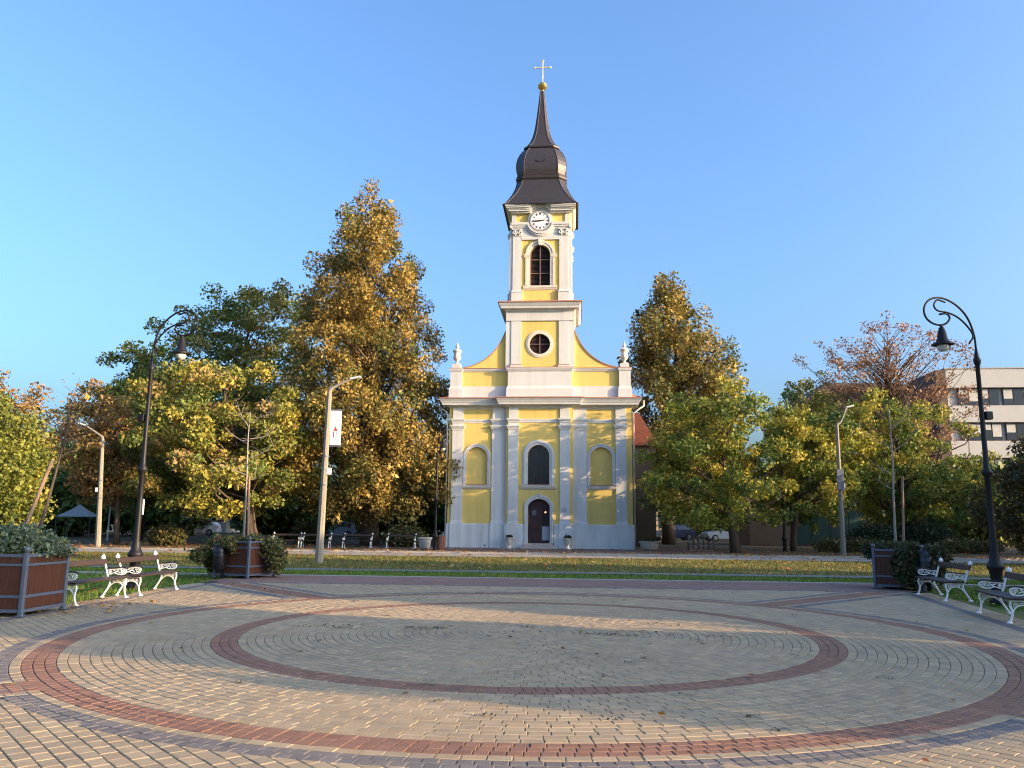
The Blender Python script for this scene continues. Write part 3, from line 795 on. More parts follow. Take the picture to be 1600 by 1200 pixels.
part(MB().box(-1.95, 1.95, BF + 0.3, 4.3, 22.15, 22.42), 'attic_slab', M['white'])
# clock
ck = part(MB().prism(circle(0, CLZ, 0.62, 40), BF - 0.10, BF + 0.12), 'clock', M['clock'])
part(MB().band(circle(0, CLZ, 0.60, 40) + circle(0, CLZ, 0.60, 40)[:1], circle(0, CLZ, 0.67, 40) + circle(0, CLZ, 0.67, 40)[:1], BF - 0.13, BF + 0.1), 'clock_rim', M['stone'], ck)
part(MB().prism(circle(0, CLZ, 0.86, 40), BF - 0.05, BF + 0.11), 'clock_surround', M['white'], ck)
ROM = {1: 'I', 2: 'II', 3: 'III', 4: 'IIII', 5: 'V', 6: 'VI', 7: 'VII', 8: 'VIII', 9: 'IX', 10: 'X', 11: 'XI', 12: 'XII'}
for h in range(1, 13):
    mbn = MB(); txt = ROM[h]; wd_ = {'I': 0.035, 'V': 0.075, 'X': 0.075}
    tot = sum(wd_[c] for c in txt); x = -tot / 2; H2 = 0.065
    def stroke(xa, za, xb, zb, t):
        d = Vector((xb - xa, zb - za)).normalized(); n_ = Vector((-d.y, d.x)) * t
        mbn.add([(xa - n_.x, 0, za - n_.y), (xb - n_.x, 0, zb - n_.y), (xb + n_.x, 0, zb + n_.y), (xa + n_.x, 0, za + n_.y),
                 (xa - n_.x, -0.012, za - n_.y), (xb - n_.x, -0.012, zb - n_.y), (xb + n_.x, -0.012, zb + n_.y), (xa + n_.x, -0.012, za + n_.y)],
                [(4, 5, 6, 7), (0, 1, 5, 4), (1, 2, 6, 5), (2, 3, 7, 6), (3, 0, 4, 7)])
    for ch in txt:
        w_ = wd_[ch]; xm = x + w_ / 2
        if ch == 'I': stroke(xm, -H2, xm, H2, 0.011)
        if ch == 'V': stroke(xm - 0.03, H2, xm, -H2, 0.011); stroke(xm, -H2, xm + 0.03, H2, 0.008)
        if ch == 'X': stroke(xm - 0.03, H2, xm + 0.03, -H2, 0.011); stroke(xm - 0.03, -H2, xm + 0.03, H2, 0.008)
        x += w_
    a = -2 * PI * h / 12
    T_ = Matrix.Translation((0, BF - 0.1005, CLZ)) @ Matrix.Rotation(-a, 4, 'Y') @ Matrix.Translation((0, 0, 0.49))
    mbn.xform(T_); part(mbn, 'numeral', M['clockmark'], ck)
def hand(ang, L, wdt, tail, y):
    m_ = MB().prism([(-wdt * 0.5, -tail), (wdt * 0.5, -tail), (wdt, L * 0.55), (0, L), (-wdt, L * 0.55)], -0.006, 0.006)
    m_.xform(Matrix.Translation((0, y, CLZ)) @ Matrix.Rotation(ang, 4, 'Y')); part(m_, 'clock_hand', M['clockmark'], ck)
hand(2 * PI * 44.3 / 60, 0.56, 0.045, 0.12, BF - 0.14)
hand(2 * PI * (2.74) / 12, 0.40, 0.035, 0.1, BF - 0.125)
part(MB().prism(circle(0, CLZ, 0.05, 12), BF - 0.155, BF - 0.1), 'clock_hub', M['clockmark'], ck)
# spire: octagon rings (half width, half face)
SY = 2.12
def octring(wv, f, z):
    return [(-f, SY - wv, z), (f, SY - wv, z), (wv, SY - f, z), (wv, SY + f, z), (f, SY + wv, z), (-f, SY + wv, z), (-wv, SY + f, z), (-wv, SY - f, z)]
def interp(keys, n):
    out = []
    for i in range(len(keys) - 1):
        for j in range(n):
            t = j / n; out.append(tuple(a + (b - a) * t for a, b in zip(keys[i], keys[i + 1])))
    return out + [keys[-1]]
ROOF = [(2.52, 2.47, 22.43), (2.36, 2.21, 22.60), (2.16, 1.92, 22.98), (1.93, 1.62, 23.45), (1.75, 1.38, 23.95), (1.63, 1.22, 24.50)]
BULB = [(1.60, 1.14, 24.98), (1.68, 1.15, 25.25), (1.72, 1.15, 25.6), (1.71, 1.12, 25.9), (1.64, 1.06, 26.25), (1.50, 0.97, 26.6), (1.30, 0.86, 26.9), (1.12, 0.76, 27.06)]
NECK = [(1.17, 0.80, 27.22), (0.98, 0.66, 27.42), (0.80, 0.53, 27.72), (0.64, 0.42, 28.15), (0.53, 0.34, 28.6), (0.43, 0.275, 29.2), (0.33, 0.205, 30.0), (0.23, 0.14, 30.9), (0.14, 0.085, 31.85)]
rf = part(MB().loft([octring(*k) for k in ROOF]), 'spire_roof', M['roofmetal'])
# arched hood of the roof over the clock
hd = []
for i in range(13):
    a = PI * i / 12
    hd.append((1.38 * math.cos(a), 22.36 + 0.36 * math.sin(a)))
part(MB().prism([(1.9, 22.40)] + hd + [(-1.9, 22.40)], BF - 0.53, 1.2), 'clock_hood', M['roofmetal'])
bd = part(MB().loft([octring(1.63, 1.19, 24.50), octring(1.72, 1.24, 24.62), octring(1.74, 1.26, 24.72), octring(1.66, 1.20, 24.80), octring(1.70, 1.22, 24.90), octring(1.60, 1.14, 24.98)]), 'spire_band', M['roofmetal'])
bb = part(MB().loft([octring(*k) for k in BULB]), 'spire_bulb', M['roofmetal'])
part(MB().loft([octring(1.12, 0.76, 27.06), octring(1.22, 0.83, 27.08), octring(1.24, 0.85, 27.18), octring(1.17, 0.80, 27.22)]), 'spire_band', M['roofmetal'])
part(MB().loft([octring(*k) for k in NECK]), 'spire_neck', M['roofmetal'])
for keys in (ROOF, BULB, NECK):
    for k in range(8):
        part(MB().tube([octring(*q)[k] for q in keys], 0.028, 5), 'spire_ridge', M['roofseam'])
# worn garland emblem on the bulb
em = MB()
for i in range(9):
    a = PI * (1.12 + 0.76 * i / 8)
    em.bbox(0.34 * math.cos(a) - 0.05, 0.34 * math.cos(a) + 0.05, SY - 1.745, SY - 1.70, 25.98 + 0.24 * math.sin(a) - 0.03, 25.98 + 0.24 * math.sin(a) + 0.03, 0.008)
part(em, 'garland_emblem', M['black'], bb)
part(MB().lathe([(0.09, 31.8), (0.12, 31.86), (0.10, 31.95), (0.16, 32.0), (0.30, 32.1), (0.355, 32.24), (0.30, 32.38), (0.30, 32.40), (0.22, 32.50), (0.08, 32.56), (0.0, 32.57)], 20, (0.02, SY, 0)), 'gilded_ball', M['gold'], smooth='auto')
cr = MB().bbox(-0.02, 0.06, SY - 0.04, SY + 0.04, 32.5, 34.2, 0.012).bbox(-0.46, 0.50, SY - 0.035, SY + 0.035, 33.68, 33.77, 0.012)
for (x, z) in ((0.02, 34.25), (-0.52, 33.725), (0.56, 33.725)):
    for dx, dz in ((0, 0.05), (0.06, 0), (-0.06, 0), (0, -0.05)):
        cr.lathe([(0.0, -0.055), (0.045, -0.03), (0.055, 0), (0.045, 0.03), (0, 0.055)], 8, (x + dx, SY, z + dz))
part(cr, 'cross', M['dullgold'])

# ================================================================== STREET FURNITURE
def bez(pts, n=24):
    """Catmull-Rom through points"""
    P = [Vector(p) for p in pts]; P = [2 * P[0] - P[1]] + P + [2 * P[-1] - P[-2]]
    out = []; seg = len(P) - 3
    for s in range(seg):
        m_ = max(2, n // seg)
        for i in range(m_):
            t = i / m_; a, b, c, d = P[s:s + 4]
            out.append(0.5 * ((2 * b) + (c - a) * t + (2 * a - 5 * b + 4 * c - d) * t * t + (3 * b - a - 3 * c + d) * t ** 3))
    return out + [P[-2]]

def make_lamp(label):
    L = empty('street_lamp', label=label, cat='street lamp', group='scrolled black street lamps')
    MB().lathe([(0.17, 0.0), (0.17, 0.08), (0.125, 0.12), (0.115, 0.60), (0.13, 0.64), (0.13, 0.70), (0.175, 0.77), (0.18, 0.81), (0.15, 0.86), (0.115, 0.92), (0.105, 1.05), (0.095, 1.10)], 16).build('base', M['lampiron'], L, 'auto')
    MB().lathe([(0.083, 1.10), (0.072, 1.35), (0.066, 2.0), (0.064, 2.72), (0.087, 2.76), (0.117, 2.82), (0.117, 2.86), (0.070, 2.93), (0.065, 3.05), (0.056, 3.10), (0.051, 4.2), (0.047, 5.25), (0.070, 5.30), (0.083, 5.36), (0.074, 5.40), (0.048, 5.46), (0.039, 5.55), (0.030, 5.62)], 14).build('pole', M['lampiron'], L, 'auto')
    S = 0.006
    def q(X, Y): return ((295 - X) * S, 0, 5.62 + (262 - Y) * S)
    main = [q(*p) for p in [(295, 262), (292, 205), (273, 143), (237, 97), (192, 70), (150, 64), (115, 79), (97, 111), (104, 145), (130, 166), (162, 171), (186, 161), (199, 141), (187, 126), (158, 129)]]
    MB().tube(bez(main, 70), 0.023, 8).build('scroll_arm', M['lampiron'], L, True)
    br = [q(*p) for p in [(270, 238), (288, 208), (266, 170), (231, 138), (191, 121), (153, 115), (139, 95), (154, 73), (186, 81)]]
    MB().tube(bez(br, 50), 0.021, 8).build('scroll_brace', M['lampiron'], L, True)
    x, _, z = q(162, 172)
    sh = MB().lathe([(0.03, z + 0.02), (0.035, z - 0.04), (0.06, z - 0.06), (0.07, z - 0.12), (0.085, z - 0.14), (0.11, z - 0.32), (0.13, z - 0.34), (0.14, z - 0.38), (0.235, z - 0.43), (0.24, z - 0.455), (0.13, z - 0.462), (0.12, z - 0.44)], 18, (x, 0, 0)).build('lamp_shade', M['lampiron'], L, 'auto')
    MB().lathe([(0.125, z - 0.462), (0.128, z - 0.50), (0.11, z - 0.56), (0.07, z - 0.60), (0.0, z - 0.615)], 16, (x, 0, 0)).build('lamp_globe', M['globe'], sh, True)
    MB().bbox(-0.22, -0.055, -0.08, 0.08, 4.02, 4.20, 0.012).build('junction_box', M['lampiron'], L)
    return L
lampR = make_lamp('black scrolled lamp post in shade beside the white benches under the office building')
lampR.location = (10.55, 17.91, -0.02); lampR.rotation_euler = (0, 0, R(180 + 6))
def lamp_copy(x, y, rz, label):
    l = copy_tree(lampR); l.location = (x, y, -0.02); l.rotation_euler = (0, 0, R(rz)); l['label'] = label; return l
lamp_copy(-9.03, 19.82, -12, 'scrolled lamp post with hanging shade standing behind the benches at the left')
lamp_copy(-4.22, 46.0, -62, 'far scrolled lamp post at the church corner beside the brown litter bin')
lamp_copy(16.6, 49.6, 200, 'far dark lamp post among the trees right of the church')

# ---- benches
def make_bench(label):
    B = empty('bench', label=label, cat='bench', group='white cast iron benches with dark wooden slats')
    # local: x along the bench, y from back (0.45) to front (0), seat faces -y
    Lb = 1.66
    for sx in (0, 1):
        xx = 0.0 + sx * Lb
        fr = MB()
        def c(pts, r=0.017, n=26): fr.tube(bez([(xx, y, z) for y, z in pts], n), r, 6)
        c([(-0.02, 0.02), (0.015, 0.10), (0.03, 0.20), (0.005, 0.30), (0.02, 0.38)], 0.021)           # front leg
        c([(0.50, 0.02), (0.455, 0.10), (0.39, 0.21), (0.36, 0.30), (0.37, 0.38)], 0.021)              # rear leg
        c([(0.03, 0.18), (0.10, 0.275), (0.20, 0.31), (0.30, 0.285), (0.40, 0.19)], 0.014)             # arch under seat
        c([(0.0, 0.385), (0.2, 0.375), (0.40, 0.38)], 0.016)                                           # seat bearer
        c([(0.36, 0.36), (0.42, 0.44), (0.45, 0.54), (0.49, 0.66), (0.535, 0.76)], 0.02)               # back post
        c([(0.43, 0.47), (0.36, 0.475), (0.28, 0.50), (0.18, 0.47), (0.06, 0.48), (0.02, 0.53), (0.03, 0.575), (0.10, 0.60), (0.25, 0.575), (0.44, 0.57)], 0.013, 40)   # arm outline
        for (cy, cz, rr, sgn) in ((0.09, 0.535, 0.055, 1), (0.09, 0.30, 0.05, 1), (0.375, 0.515, 0.035, -1), (0.28, 0.335, 0.028, 1)):
            sp = [(xx, cy + sgn * rr * (1 - 0.85 * t) * math.cos(t * 9), cz + rr * (1 - 0.85 * t) * math.sin(t * 9)) for t in [i / 18 for i in range(19)]]
            fr.tube(sp, 0.0095, 5)
        c([(0.15, 0.50), (0.20, 0.53), (0.27, 0.515)], 0.009, 8); c([(0.18, 0.57), (0.24, 0.535), (0.31, 0.55)], 0.009, 8)
        c([(0.15, 0.33), (0.20, 0.345), (0.26, 0.33)], 0.009, 8); c([(0.45, 0.55), (0.40, 0.56), (0.37, 0.60)], 0.009, 8)
        fr.lathe([(0.05, 0.0), (0.045, 0.015), (0.02, 0.035)], 10, (xx, -0.025, 0)); fr.lathe([(0.05, 0.0), (0.045, 0.015), (0.02, 0.035)], 10, (xx, 0.505, 0))
        f = fr.build('side_frame', M['castwhite'], B, True)
        MB().lathe([(0.018, -0.02), (0.045, 0.02), (0.05, 0.05), (0.03, 0.08), (0.012, 0.10), (0.0, 0.115)], 10, (xx, 0.555, 0.775)).build('finial', M['castwhite'], f, True)
        MB().tube(bez([(xx, -0.01, 0.60), (xx, 0.10, 0.625), (xx, 0.25, 0.605), (xx, 0.43, 0.595)], 12), 0.026, 6, flat=0.6).build('armrest', M['benchwood'], B, True)
    for y0, y1 in ((-0.045, 0.085), (0.10, 0.23), (0.245, 0.375)):
        MB().bbox(-0.10, Lb + 0.10, y0, y1, 0.40, 0.435, 0.008).build('seat_slat', M['benchwood'], B)
    bk = MB().bbox(-0.08, Lb + 0.08, 0, 0.04, -0.06, 0.06, 0.012)
    bk.xform(Matrix.Translation((0, 0.495, 0.735)) @ Matrix.Rotation(R(-18), 4, 'X')); bk.build('backrest', M['benchwood'], B)
    return B
bench0 = make_bench('white iron bench behind the near left planter, its near end hidden')
def place_bench(b, front0, front1, label=None):
    """front0: world front foot where local x=0, front1: other end"""
    d = Vector(front1) - Vector(front0)
    b.location = (front0[0], front0[1], 0.0); b.rotation_euler = (0, 0, math.atan2(d.y, d.x))
    if label: b['label'] = label
# left benches face +x: local -y must be +x, so local x runs towards +y
place_bench(bench0, (-8.19, 15.66), (-8.03, 17.31))
def bench_copy(f0, f1, label):
    b = copy_tree(bench0); place_bench(b, f0, f1, label); return b
bench_copy((-7.92, 17.74), (-7.83, 19.41), 'white iron bench at the far left, in front of the lamp post base')
bench_copy((9.88, 20.0), (9.66, 18.3), 'white iron bench beside the shaded ivy planter on the right')
bench_copy((9.02, 15.93), (8.62, 14.3), 'white iron bench cut by the right edge of the picture')
for i, (xa, lab) in enumerate(((-14.2, 'far park bench under the trees, leftmost of the row behind the road'), (-12.4, 'far park bench just left of the concrete banner pole, behind the road'), (-9.95, 'far park bench in front of the big oak trunk'), (-7.35, 'far park bench nearest the church, left of the pale tub'))):
    b = bench_copy((xa, 48.6), (xa + 1.66, 48.5), lab)

# ---- planters with ball-topped posts
def make_planter(label):
    P = empty('planter_box', label=label, cat='planter', group='square wooden planters with steel frames')
    s = 0.58
    for sx in (-1, 1):
        for sy in (-1, 1):
            p = MB().bbox(sx * s - 0.035, sx * s + 0.035, sy * s - 0.035, sy * s + 0.035, 0.0, 1.04, 0.006).build('post', M['galv'], P)
            MB().bbox(sx * s - 0.06, sx * s + 0.06, sy * s - 0.06, sy * s + 0.06, 0.0, 0.03, 0.01).build('foot', M['galv'], p)
            MB().lathe([(0.02, 1.03), (0.02, 1.055), (0.045, 1.075), (0.055, 1.105), (0.04, 1.14), (0.0, 1.155)], 12, (sx * s, sy * s, 0)).build('ball', M['galv'], p, True)
    tiers = [(0.12, 0.30), (0.35, 0.82), (0.865, 0.965)]
    rails = [(0.065, 0.12), (0.30, 0.35), (0.82, 0.865), (0.965, 1.02)]
    for a in range(4):
        Rm = Matrix.Rotation(a * PI / 2, 4, 'Z')
        for z0, z1 in rails:
            MB().bbox(-s + 0.036, s - 0.036, -s - 0.02, -s + 0.02, z0, z1, 0.004).xform(Rm).build('rail', M['galv'], P)
        for z0, z1 in tiers:
            n = 9
            for k in range(n):
                xa = -s + 0.036 + k * (2 * s - 0.072) / n; xb = xa + (2 * s - 0.072) / n
                MB().bbox(xa + 0.0015, xb - 0.0015, -s - 0.004 + (k % 2) * 0.002, -s + 0.016, z0 + 0.001, z1 - 0.001, 0.003).xform(Rm).build('board', M['panelwood'], P)
    MB().box(-s + 0.03, s - 0.03, -s + 0.03, s - 0.03, 0.2, 0.93).build('soil', M['litter'], P)
    return P
pl0 = make_planter('large wooden planter with bushy grey-green shrub, cut by the left edge')
pl0.location = (-8.66, 14.42, 0.006); pl0.rotation_euler = (0, 0, R(-3))
def planter_copy(x, y, rz, label):
    p = copy_tree(pl0); p.location = (x, y, 0.006); p.rotation_euler = (0, 0, R(rz)); p['label'] = label; return p
planter_copy(-7.62, 23.72, -22, 'wooden planter with trailing creeper and black bin, at the back left of the plaza')
planter_copy(10.36, 21.75, -36, 'shaded planter overgrown with dark creeper beside the right bench')

def make_bin(x, y, rz, label):
    b = empty('litter_bin', (x, y, 0.0), R(rz), label, 'litter bin', 'black round litter bins')
    MB().lathe([(0.17, 0.24), (0.185, 0.26), (0.185, 0.84), (0.175, 0.86)], 18).build('body', M['black'], b, 'auto')
    for z in (0.40, 0.58, 0.72):
        MB().lathe([(0.186, z - 0.012), (0.192, z - 0.008), (0.192, z + 0.008), (0.186, z + 0.012)], 18).build('band', M['lampiron'], b, 'auto')
    MB().lathe([(0.19, 0.86), (0.19, 0.90), (0.12, 0.97), (0.04, 1.0), (0.02, 1.03), (0.0, 1.04)], 18).build('lid', M['black'], b, 'auto')
    MB().bbox(-0.05, 0.05, 0.15, 0.20, 0.0, 0.85, 0.008).build('mounting_post', M['lampiron'], b)
    return b
make_bin(-8.16, 23.12, -22, 'black round litter bin on the left corner of the creeper planter')
make_bin(10.55, 20.88, -36, 'black round litter bin in front of the shaded creeper planter')

# ---- concrete street light poles
def light_pole(name, label, x, y, rz, h, lean, arm, box):
    P = empty(name, (x, y, 0), R(rz), label, 'street light', 'concrete street light poles')
    MB().tube([(0, 0, -0.05), (lean * 0.4, 0, h * 0.4), (lean, 0, h)], [0.165, 0.135, 0.10], 8).build('pole', M['concrete'], P, 'auto')
    ax, az = arm
    MB().tube(bez([(lean, 0, h - 0.02), (lean + 0.03, 0, h + 0.15), (lean + 0.25, 0, h + 0.32), (lean + ax, 0, h + az)], 12), [0.10, 0.095, 0.09, 0.085, 0.08, 0.075, 0.07, 0.065, 0.06, 0.055, 0.055, 0.05, 0.05][:13], 8).build('arm', M['concrete'], P, True)
    hd = MB().bbox(-0.05, 0.42, -0.10, 0.10, -0.04, 0.05, 0.03).xform(Matrix.Translation((lean + ax, 0, h + az)) @ Matrix.Rotation(R(-12), 4, 'Y'))
    hd.build('luminaire', M['housewhite'], P)
    for z in (h * 0.45, h * 0.62):
        MB().lathe([(0.14, -0.03), (0.15, -0.03), (0.15, 0.03), (0.14, 0.03)], 10, (lean * z / h, 0, z)).build('clamp_band', M['galv'], P)
    MB().bbox(lean * 0.5 + 0.10, lean * 0.5 + 0.26, -0.09, 0.09, h * 0.51, h * 0.55, 0.01).build('camera_box', M['signwhite'], P)
    if box == 'banner':
        z0, z1 = 4.55, 6.05; xo = lean * 0.8 + 0.10
        for z in (z0, z1):
            MB().tube([(xo - 0.24, 0, z), (xo + 0.52, 0, z)], 0.022, 6).build('banner_bracket', M['galv'], P)
        bn = MB().bbox(xo + 0.02, xo + 0.46, -0.012, 0.012, z0 + 0.05, z1 - 0.05, 0.003).build('banner', M['signwhite'], P)
        MB().prism([(xo + 0.16, z0 + 0.62), (xo + 0.24, z0 + 0.82), (xo + 0.32, z0 + 0.62)], -0.018, -0.0125).build('banner_emblem', M['signred'], bn)
        MB().prism([(xo + 0.15, z0 + 0.36), (xo + 0.19, z0 + 0.36), (xo + 0.19, z0 + 0.60), (xo + 0.15, z0 + 0.60)], -0.018, -0.0125).build('banner_emblem', M['signred'], bn)
        MB().prism([(xo + 0.27, z0 + 0.26), (xo + 0.30, z0 + 0.26), (xo + 0.30, z0 + 0.60), (xo + 0.27, z0 + 0.60)], -0.018, -0.0125).build('banner_emblem', M['signgrey'], bn)
    if box == 'cabinet':
        MB().bbox(-0.20, 0.20, -0.20, -0.14, 3.55, 4.75, 0.01).build('notice_board', M['galv'], P)
    return P
light_pole('street_light', 'concrete street light with a white hanging banner, left of the golden oak', -7.53, 32.4, 0, 6.7, 0.10, (0.85, 0.62), 'banner')
light_pole('street_light', 'concrete street light with a grey board, standing before the yellow-green trees on the right', 18.73, 46.2, 0, 7.2, 0.05, (0.62, 1.15), 'cabinet')
light_pole('street_light', 'concrete street light at the far left with its arm pointing left', -23.05, 45.9, 180, 6.0, 0.30, (1.1, 0.85), None)

# white notice sign beside the left lamp
sg = empty('road_sign', (-19.75, 43.6, 0.06), 0, 'narrow white sign on a white post behind the left lamp post', 'sign')
MB().tube([(0, 0, 0), (0, 0, 2.3)], 0.045, 8).build('post', M['signwhite'], sg)
s_ = MB().bbox(-0.16, 0.16, -0.07, -0.05, 1.75, 2.55, 0.006).build('sign_plate', M['signwhite'], sg)
for z in (2.38, 2.22, 1.92):
    MB().box(-0.10, 0.10, -0.075, -0.0705, z - 0.03, z + 0.03).build('sign_mark', M['signgrey'], s_)
# flag pole
fg = empty('flag_pole', (-28.6, 58.2, 0), 0, 'flagpole with a limp red, white and green flag among the left trees', 'flagpole')
MB().tube([(0, 0, 0), (0.02, 0, 6.6)], [0.06, 0.04], 8).build('pole', M['housewhite'], fg)
for k, mm in enumerate(('flagred', 'flagwhite', 'flaggreen')):
    f = MB(); n = 12; vs = []
    for i in range(n + 1):
        t = i / n
        for e in (0, 1):
            xx = -0.42 + k * 0.32 + e * 0.32
            vs.append((xx + 0.05 * math.sin(t * 4 + xx * 3), 0.09 * math.sin(xx * 9 + t * 2) - 0.03, 6.4 - 1.65 * t))
    f.add(vs, [(2 * i, 2 * i + 1, 2 * i + 3, 2 * i + 2) for i in range(n)])
    f.add([(a, b + 0.012, c) for a, b, c in vs], [(2 * i, 2 * i + 1, 2 * i + 3, 2 * i + 2) for i in range(n)])
    f.build('flag_stripe', M[mm], fg, True)
MB().prism([(0.06 + 0.13 * math.cos(2 * PI * i / 14), 5.62 + 0.17 * math.sin(2 * PI * i / 14)) for i in range(14)], -0.16, -0.13).build('flag_emblem', M['clockmark'], fg)
# urns by the door
def urn_pl(x, label):
    p = CH.matrix_basis @ Vector((x, -0.72, 0))
    u = empty('stone_urn', (p.x, p.y, 0.004), 0, label, 'urn', 'stone urns by the church door')
    MB().lathe([(0.17, 0.0), (0.17, 0.05), (0.12, 0.07), (0.07, 0.16), (0.06, 0.22), (0.09, 0.26), (0.17, 0.36), (0.20, 0.50), (0.22, 0.58), (0.27, 0.62), (0.27, 0.66), (0.20, 0.66), (0.18, 0.62)], 16).build('vase', M['urn'], u, 'auto')
    return u
CH.rotation_euler = (0, 0, R(-4.5))
bpy.context.view_layer.update()
urnA = urn_pl(-1.82, 'small stone urn left of the church door')
urnB = urn_pl(1.78, 'small stone urn right of the church door')
# round tubs and the wooden bin
def tub(x, y, label, r=0.42, h=0.5):
    t = empty('plant_tub', (x, y, 0.06), 0, label, 'plant tub')
    MB().lathe([(r * 0.7, 0.0), (r * 0.82, 0.06), (r * 0.95, h * 0.8), (r * 1.06, h * 0.86), (r * 1.06, h), (r * 0.95, h), (r * 0.9, h * 0.8)], 18).build('bowl', M['tub'], t, 'auto')
    return t
tub(-4.95, 47.4, 'pale concrete tub beside the far lamp post left of the church', 0.40, 0.62)
tub(8.35, 49.3, 'wide concrete flower bowl at the right corner of the church', 0.62, 0.48)
wb = empty('wooden_bin', (-3.93, 46.35, 0.004), 0, 'brown slatted wooden litter bin at the left church corner', 'litter bin')
for k in range(14):
    a = 2 * PI * k / 14
    MB().bbox(-0.05, 0.05, -0.27, -0.245, 0.03, 0.78, 0.005).xform(Matrix.Rotation(a, 4, 'Z')).build('slat', M['binwood'], wb)
MB().lathe([(0.235, 0.02), (0.24, 0.70), (0.2, 0.72)], 14).build('liner', M['black'], wb)
# bike rack
br = empty('bicycle_rack', (11.4, 52.5, 0), R(8), 'low metal bicycle rack under the trees right of the church', 'bicycle rack')
for k in range(6):
    MB().tube(bez([(k * 0.34, 0, 0), (k * 0.34, 0, 0.7), (k * 0.34 + 0.05, 0.18, 0.85), (k * 0.34 + 0.1, 0.36, 0.7), (k * 0.34 + 0.1, 0.36, 0)], 16), 0.028, 6).build('hoop', M['galv'], br, True)
MB().tube([(-0.1, 0, 0.3), (1.85, 0, 0.3)], 0.025, 6).build('rail', M['galv'], br)

# ---- cars
def make_car(label, body, x, y, rz, z=0.0):
    C = empty('parked_car', (x, y, z), R(rz), label, 'car', 'cars parked behind the trees')
    Lh = 2.0
    prof = [(-2.0, 0.35), (-2.02, 0.62), (-1.95, 0.80), (-1.30, 0.92), (-0.95, 0.98), (-0.35, 1.42), (0.1, 1.50), (1.15, 1.47), (1.55, 1.30), (1.88, 0.98), (1.98, 0.90), (2.02, 0.55), (1.95, 0.32), (1.55, 0.27), (-1.6, 0.27)]
    rings = []
    for y_, sx, inset in ((-0.85, 0.985, 0.0), (-0.80, 1.0, 0.0), (0.80, 1.0, 0.0), (0.85, 0.985, 0.0)):
        rings.append([(px * sx, y_ * (1 - 0.16 * max(0, (pz - 0.95)) / 0.55) if True else y_, pz) for px, pz in prof])
    bd_ = MB().loft(rings).build('body', body, C, 'auto')
    for sy in (-1, 1):
        for pts in ([(-0.82, 1.0), (-0.34, 1.36), (0.10, 1.43), (0.10, 1.0)], [(0.17, 1.0), (0.17, 1.43), (1.08, 1.40), (1.40, 1.22), (1.55, 1.02)]):
            g = MB(); n = len(pts)
            yy = [0.868 * (1 - 0.16 * max(0, (pz - 0.95)) / 0.55) * sy for _, pz in pts]
            g.add([(p[0], yy[i], p[1]) for i, p in enumerate(pts)] + [(p[0], yy[i] - 0.02 * sy, p[1]) for i, p in enumerate(pts)], [tuple(range(n)), tuple(range(2 * n - 1, n - 1, -1))] + [(i, (i + 1) % n, n + (i + 1) % n, n + i) for i in range(n)])
            g.build('side_window', M['glass'], C)
        for wx in (-1.28, 1.28):
            wmb = MB().lathe([(0.20, -0.10), (0.29, -0.10), (0.31, -0.06), (0.31, 0.06), (0.29, 0.10), (0.20, 0.10)], 20)
            wmb.xform(Matrix.Translation((wx, sy * 0.79, 0.31)) @ Matrix.Rotation(PI / 2, 4, 'X')); wo = wmb.build('wheel', M['tyre'], C, 'auto')
            rm = MB().lathe([(0.06, -0.105), (0.19, -0.10), (0.20, 0.10), (0.06, 0.105)], 16); rm.xform(Matrix.Translation((wx, sy * 0.79, 0.31)) @ Matrix.Rotation(PI / 2, 4, 'X')); rm.build('rim', M['rim'], wo, 'auto')
        MB().bbox(-2.03, -1.90, sy * 0.62 - 0.16, sy * 0.62 + 0.16, 0.62, 0.78, 0.02).build('headlight', M['headlight'], C)
        MB().bbox(1.86, 2.03, sy * 0.70 - 0.10, sy * 0.70 + 0.10, 0.66, 0.95, 0.02).build('taillight', M['taillight'], C)
        MB().bbox(-0.80, -0.66, sy * 0.86, sy * 0.98, 0.98, 1.08, 0.02).build('mirror', body, C)
    ws = MB().add([(-0.98, -0.70, 1.0), (-0.98, 0.70, 1.0), (-0.40, 0.62, 1.425), (-0.40, -0.62, 1.425)], [(0, 1, 2, 3)]); ws.build('windscreen', M['glass'], C)
    return C
make_car('silver blue hatchback parked beyond the trees right of the church', M['carsilver'], 19.9, 76.0, 8)
make_car('dark car parked behind the silver hatchback', M['cardark'], 15.6, 78.5, 6)
make_car('white car half hidden behind trunks under the left trees', M['carwhite'], -30.5, 80.0, 4)
make_car('dark blue car in the deep shade under the left trees', M['cardark'], -23.6, 80.5, -3)
make_car('silver car parked behind the oak trunk, left of the white house', M['carsilver'], -17.0, 80.0, 2)

# ---- background buildings
def window_unit(b, x0, x1, z0, z1, y, fm, panes=3, blind=True, rr=None):
    w_ = MB().box(x0, x1, y - 0.02, y + 0.10, z0, z1).build('window', M['bldframe'] if fm is None else fm, b)
    n = panes; t = 0.10
    for k in range(n):
        a = x0 + (x1 - x0) * k / n + t * 0.5; c = x0 + (x1 - x0) * (k + 1) / n - t * 0.5
        MB().box(a, c, y - 0.035, y - 0.021, z0 + t, z1 - t).build('pane', M['glass'], w_)
        if blind and rr.random() < 0.6:
            zb = z1 - t - (z1 - z0) * rr.uniform(0.3, 0.75)
            MB().box(a + 0.03, c - 0.03, y - 0.045, y - 0.0365, zb, z1 - t - 0.02).build('blind', M['blind'], w_)
    return w_
rr = random.Random(9)
OB = empty('office_building', (48.3, 88, -0.05), R(-6), 'pale concrete office block with ribbon windows behind the right lamp post', 'building')
MB().box(0, 34, 0.6, 16, 0, 18.6).build('wall', M['bldwall'], OB)
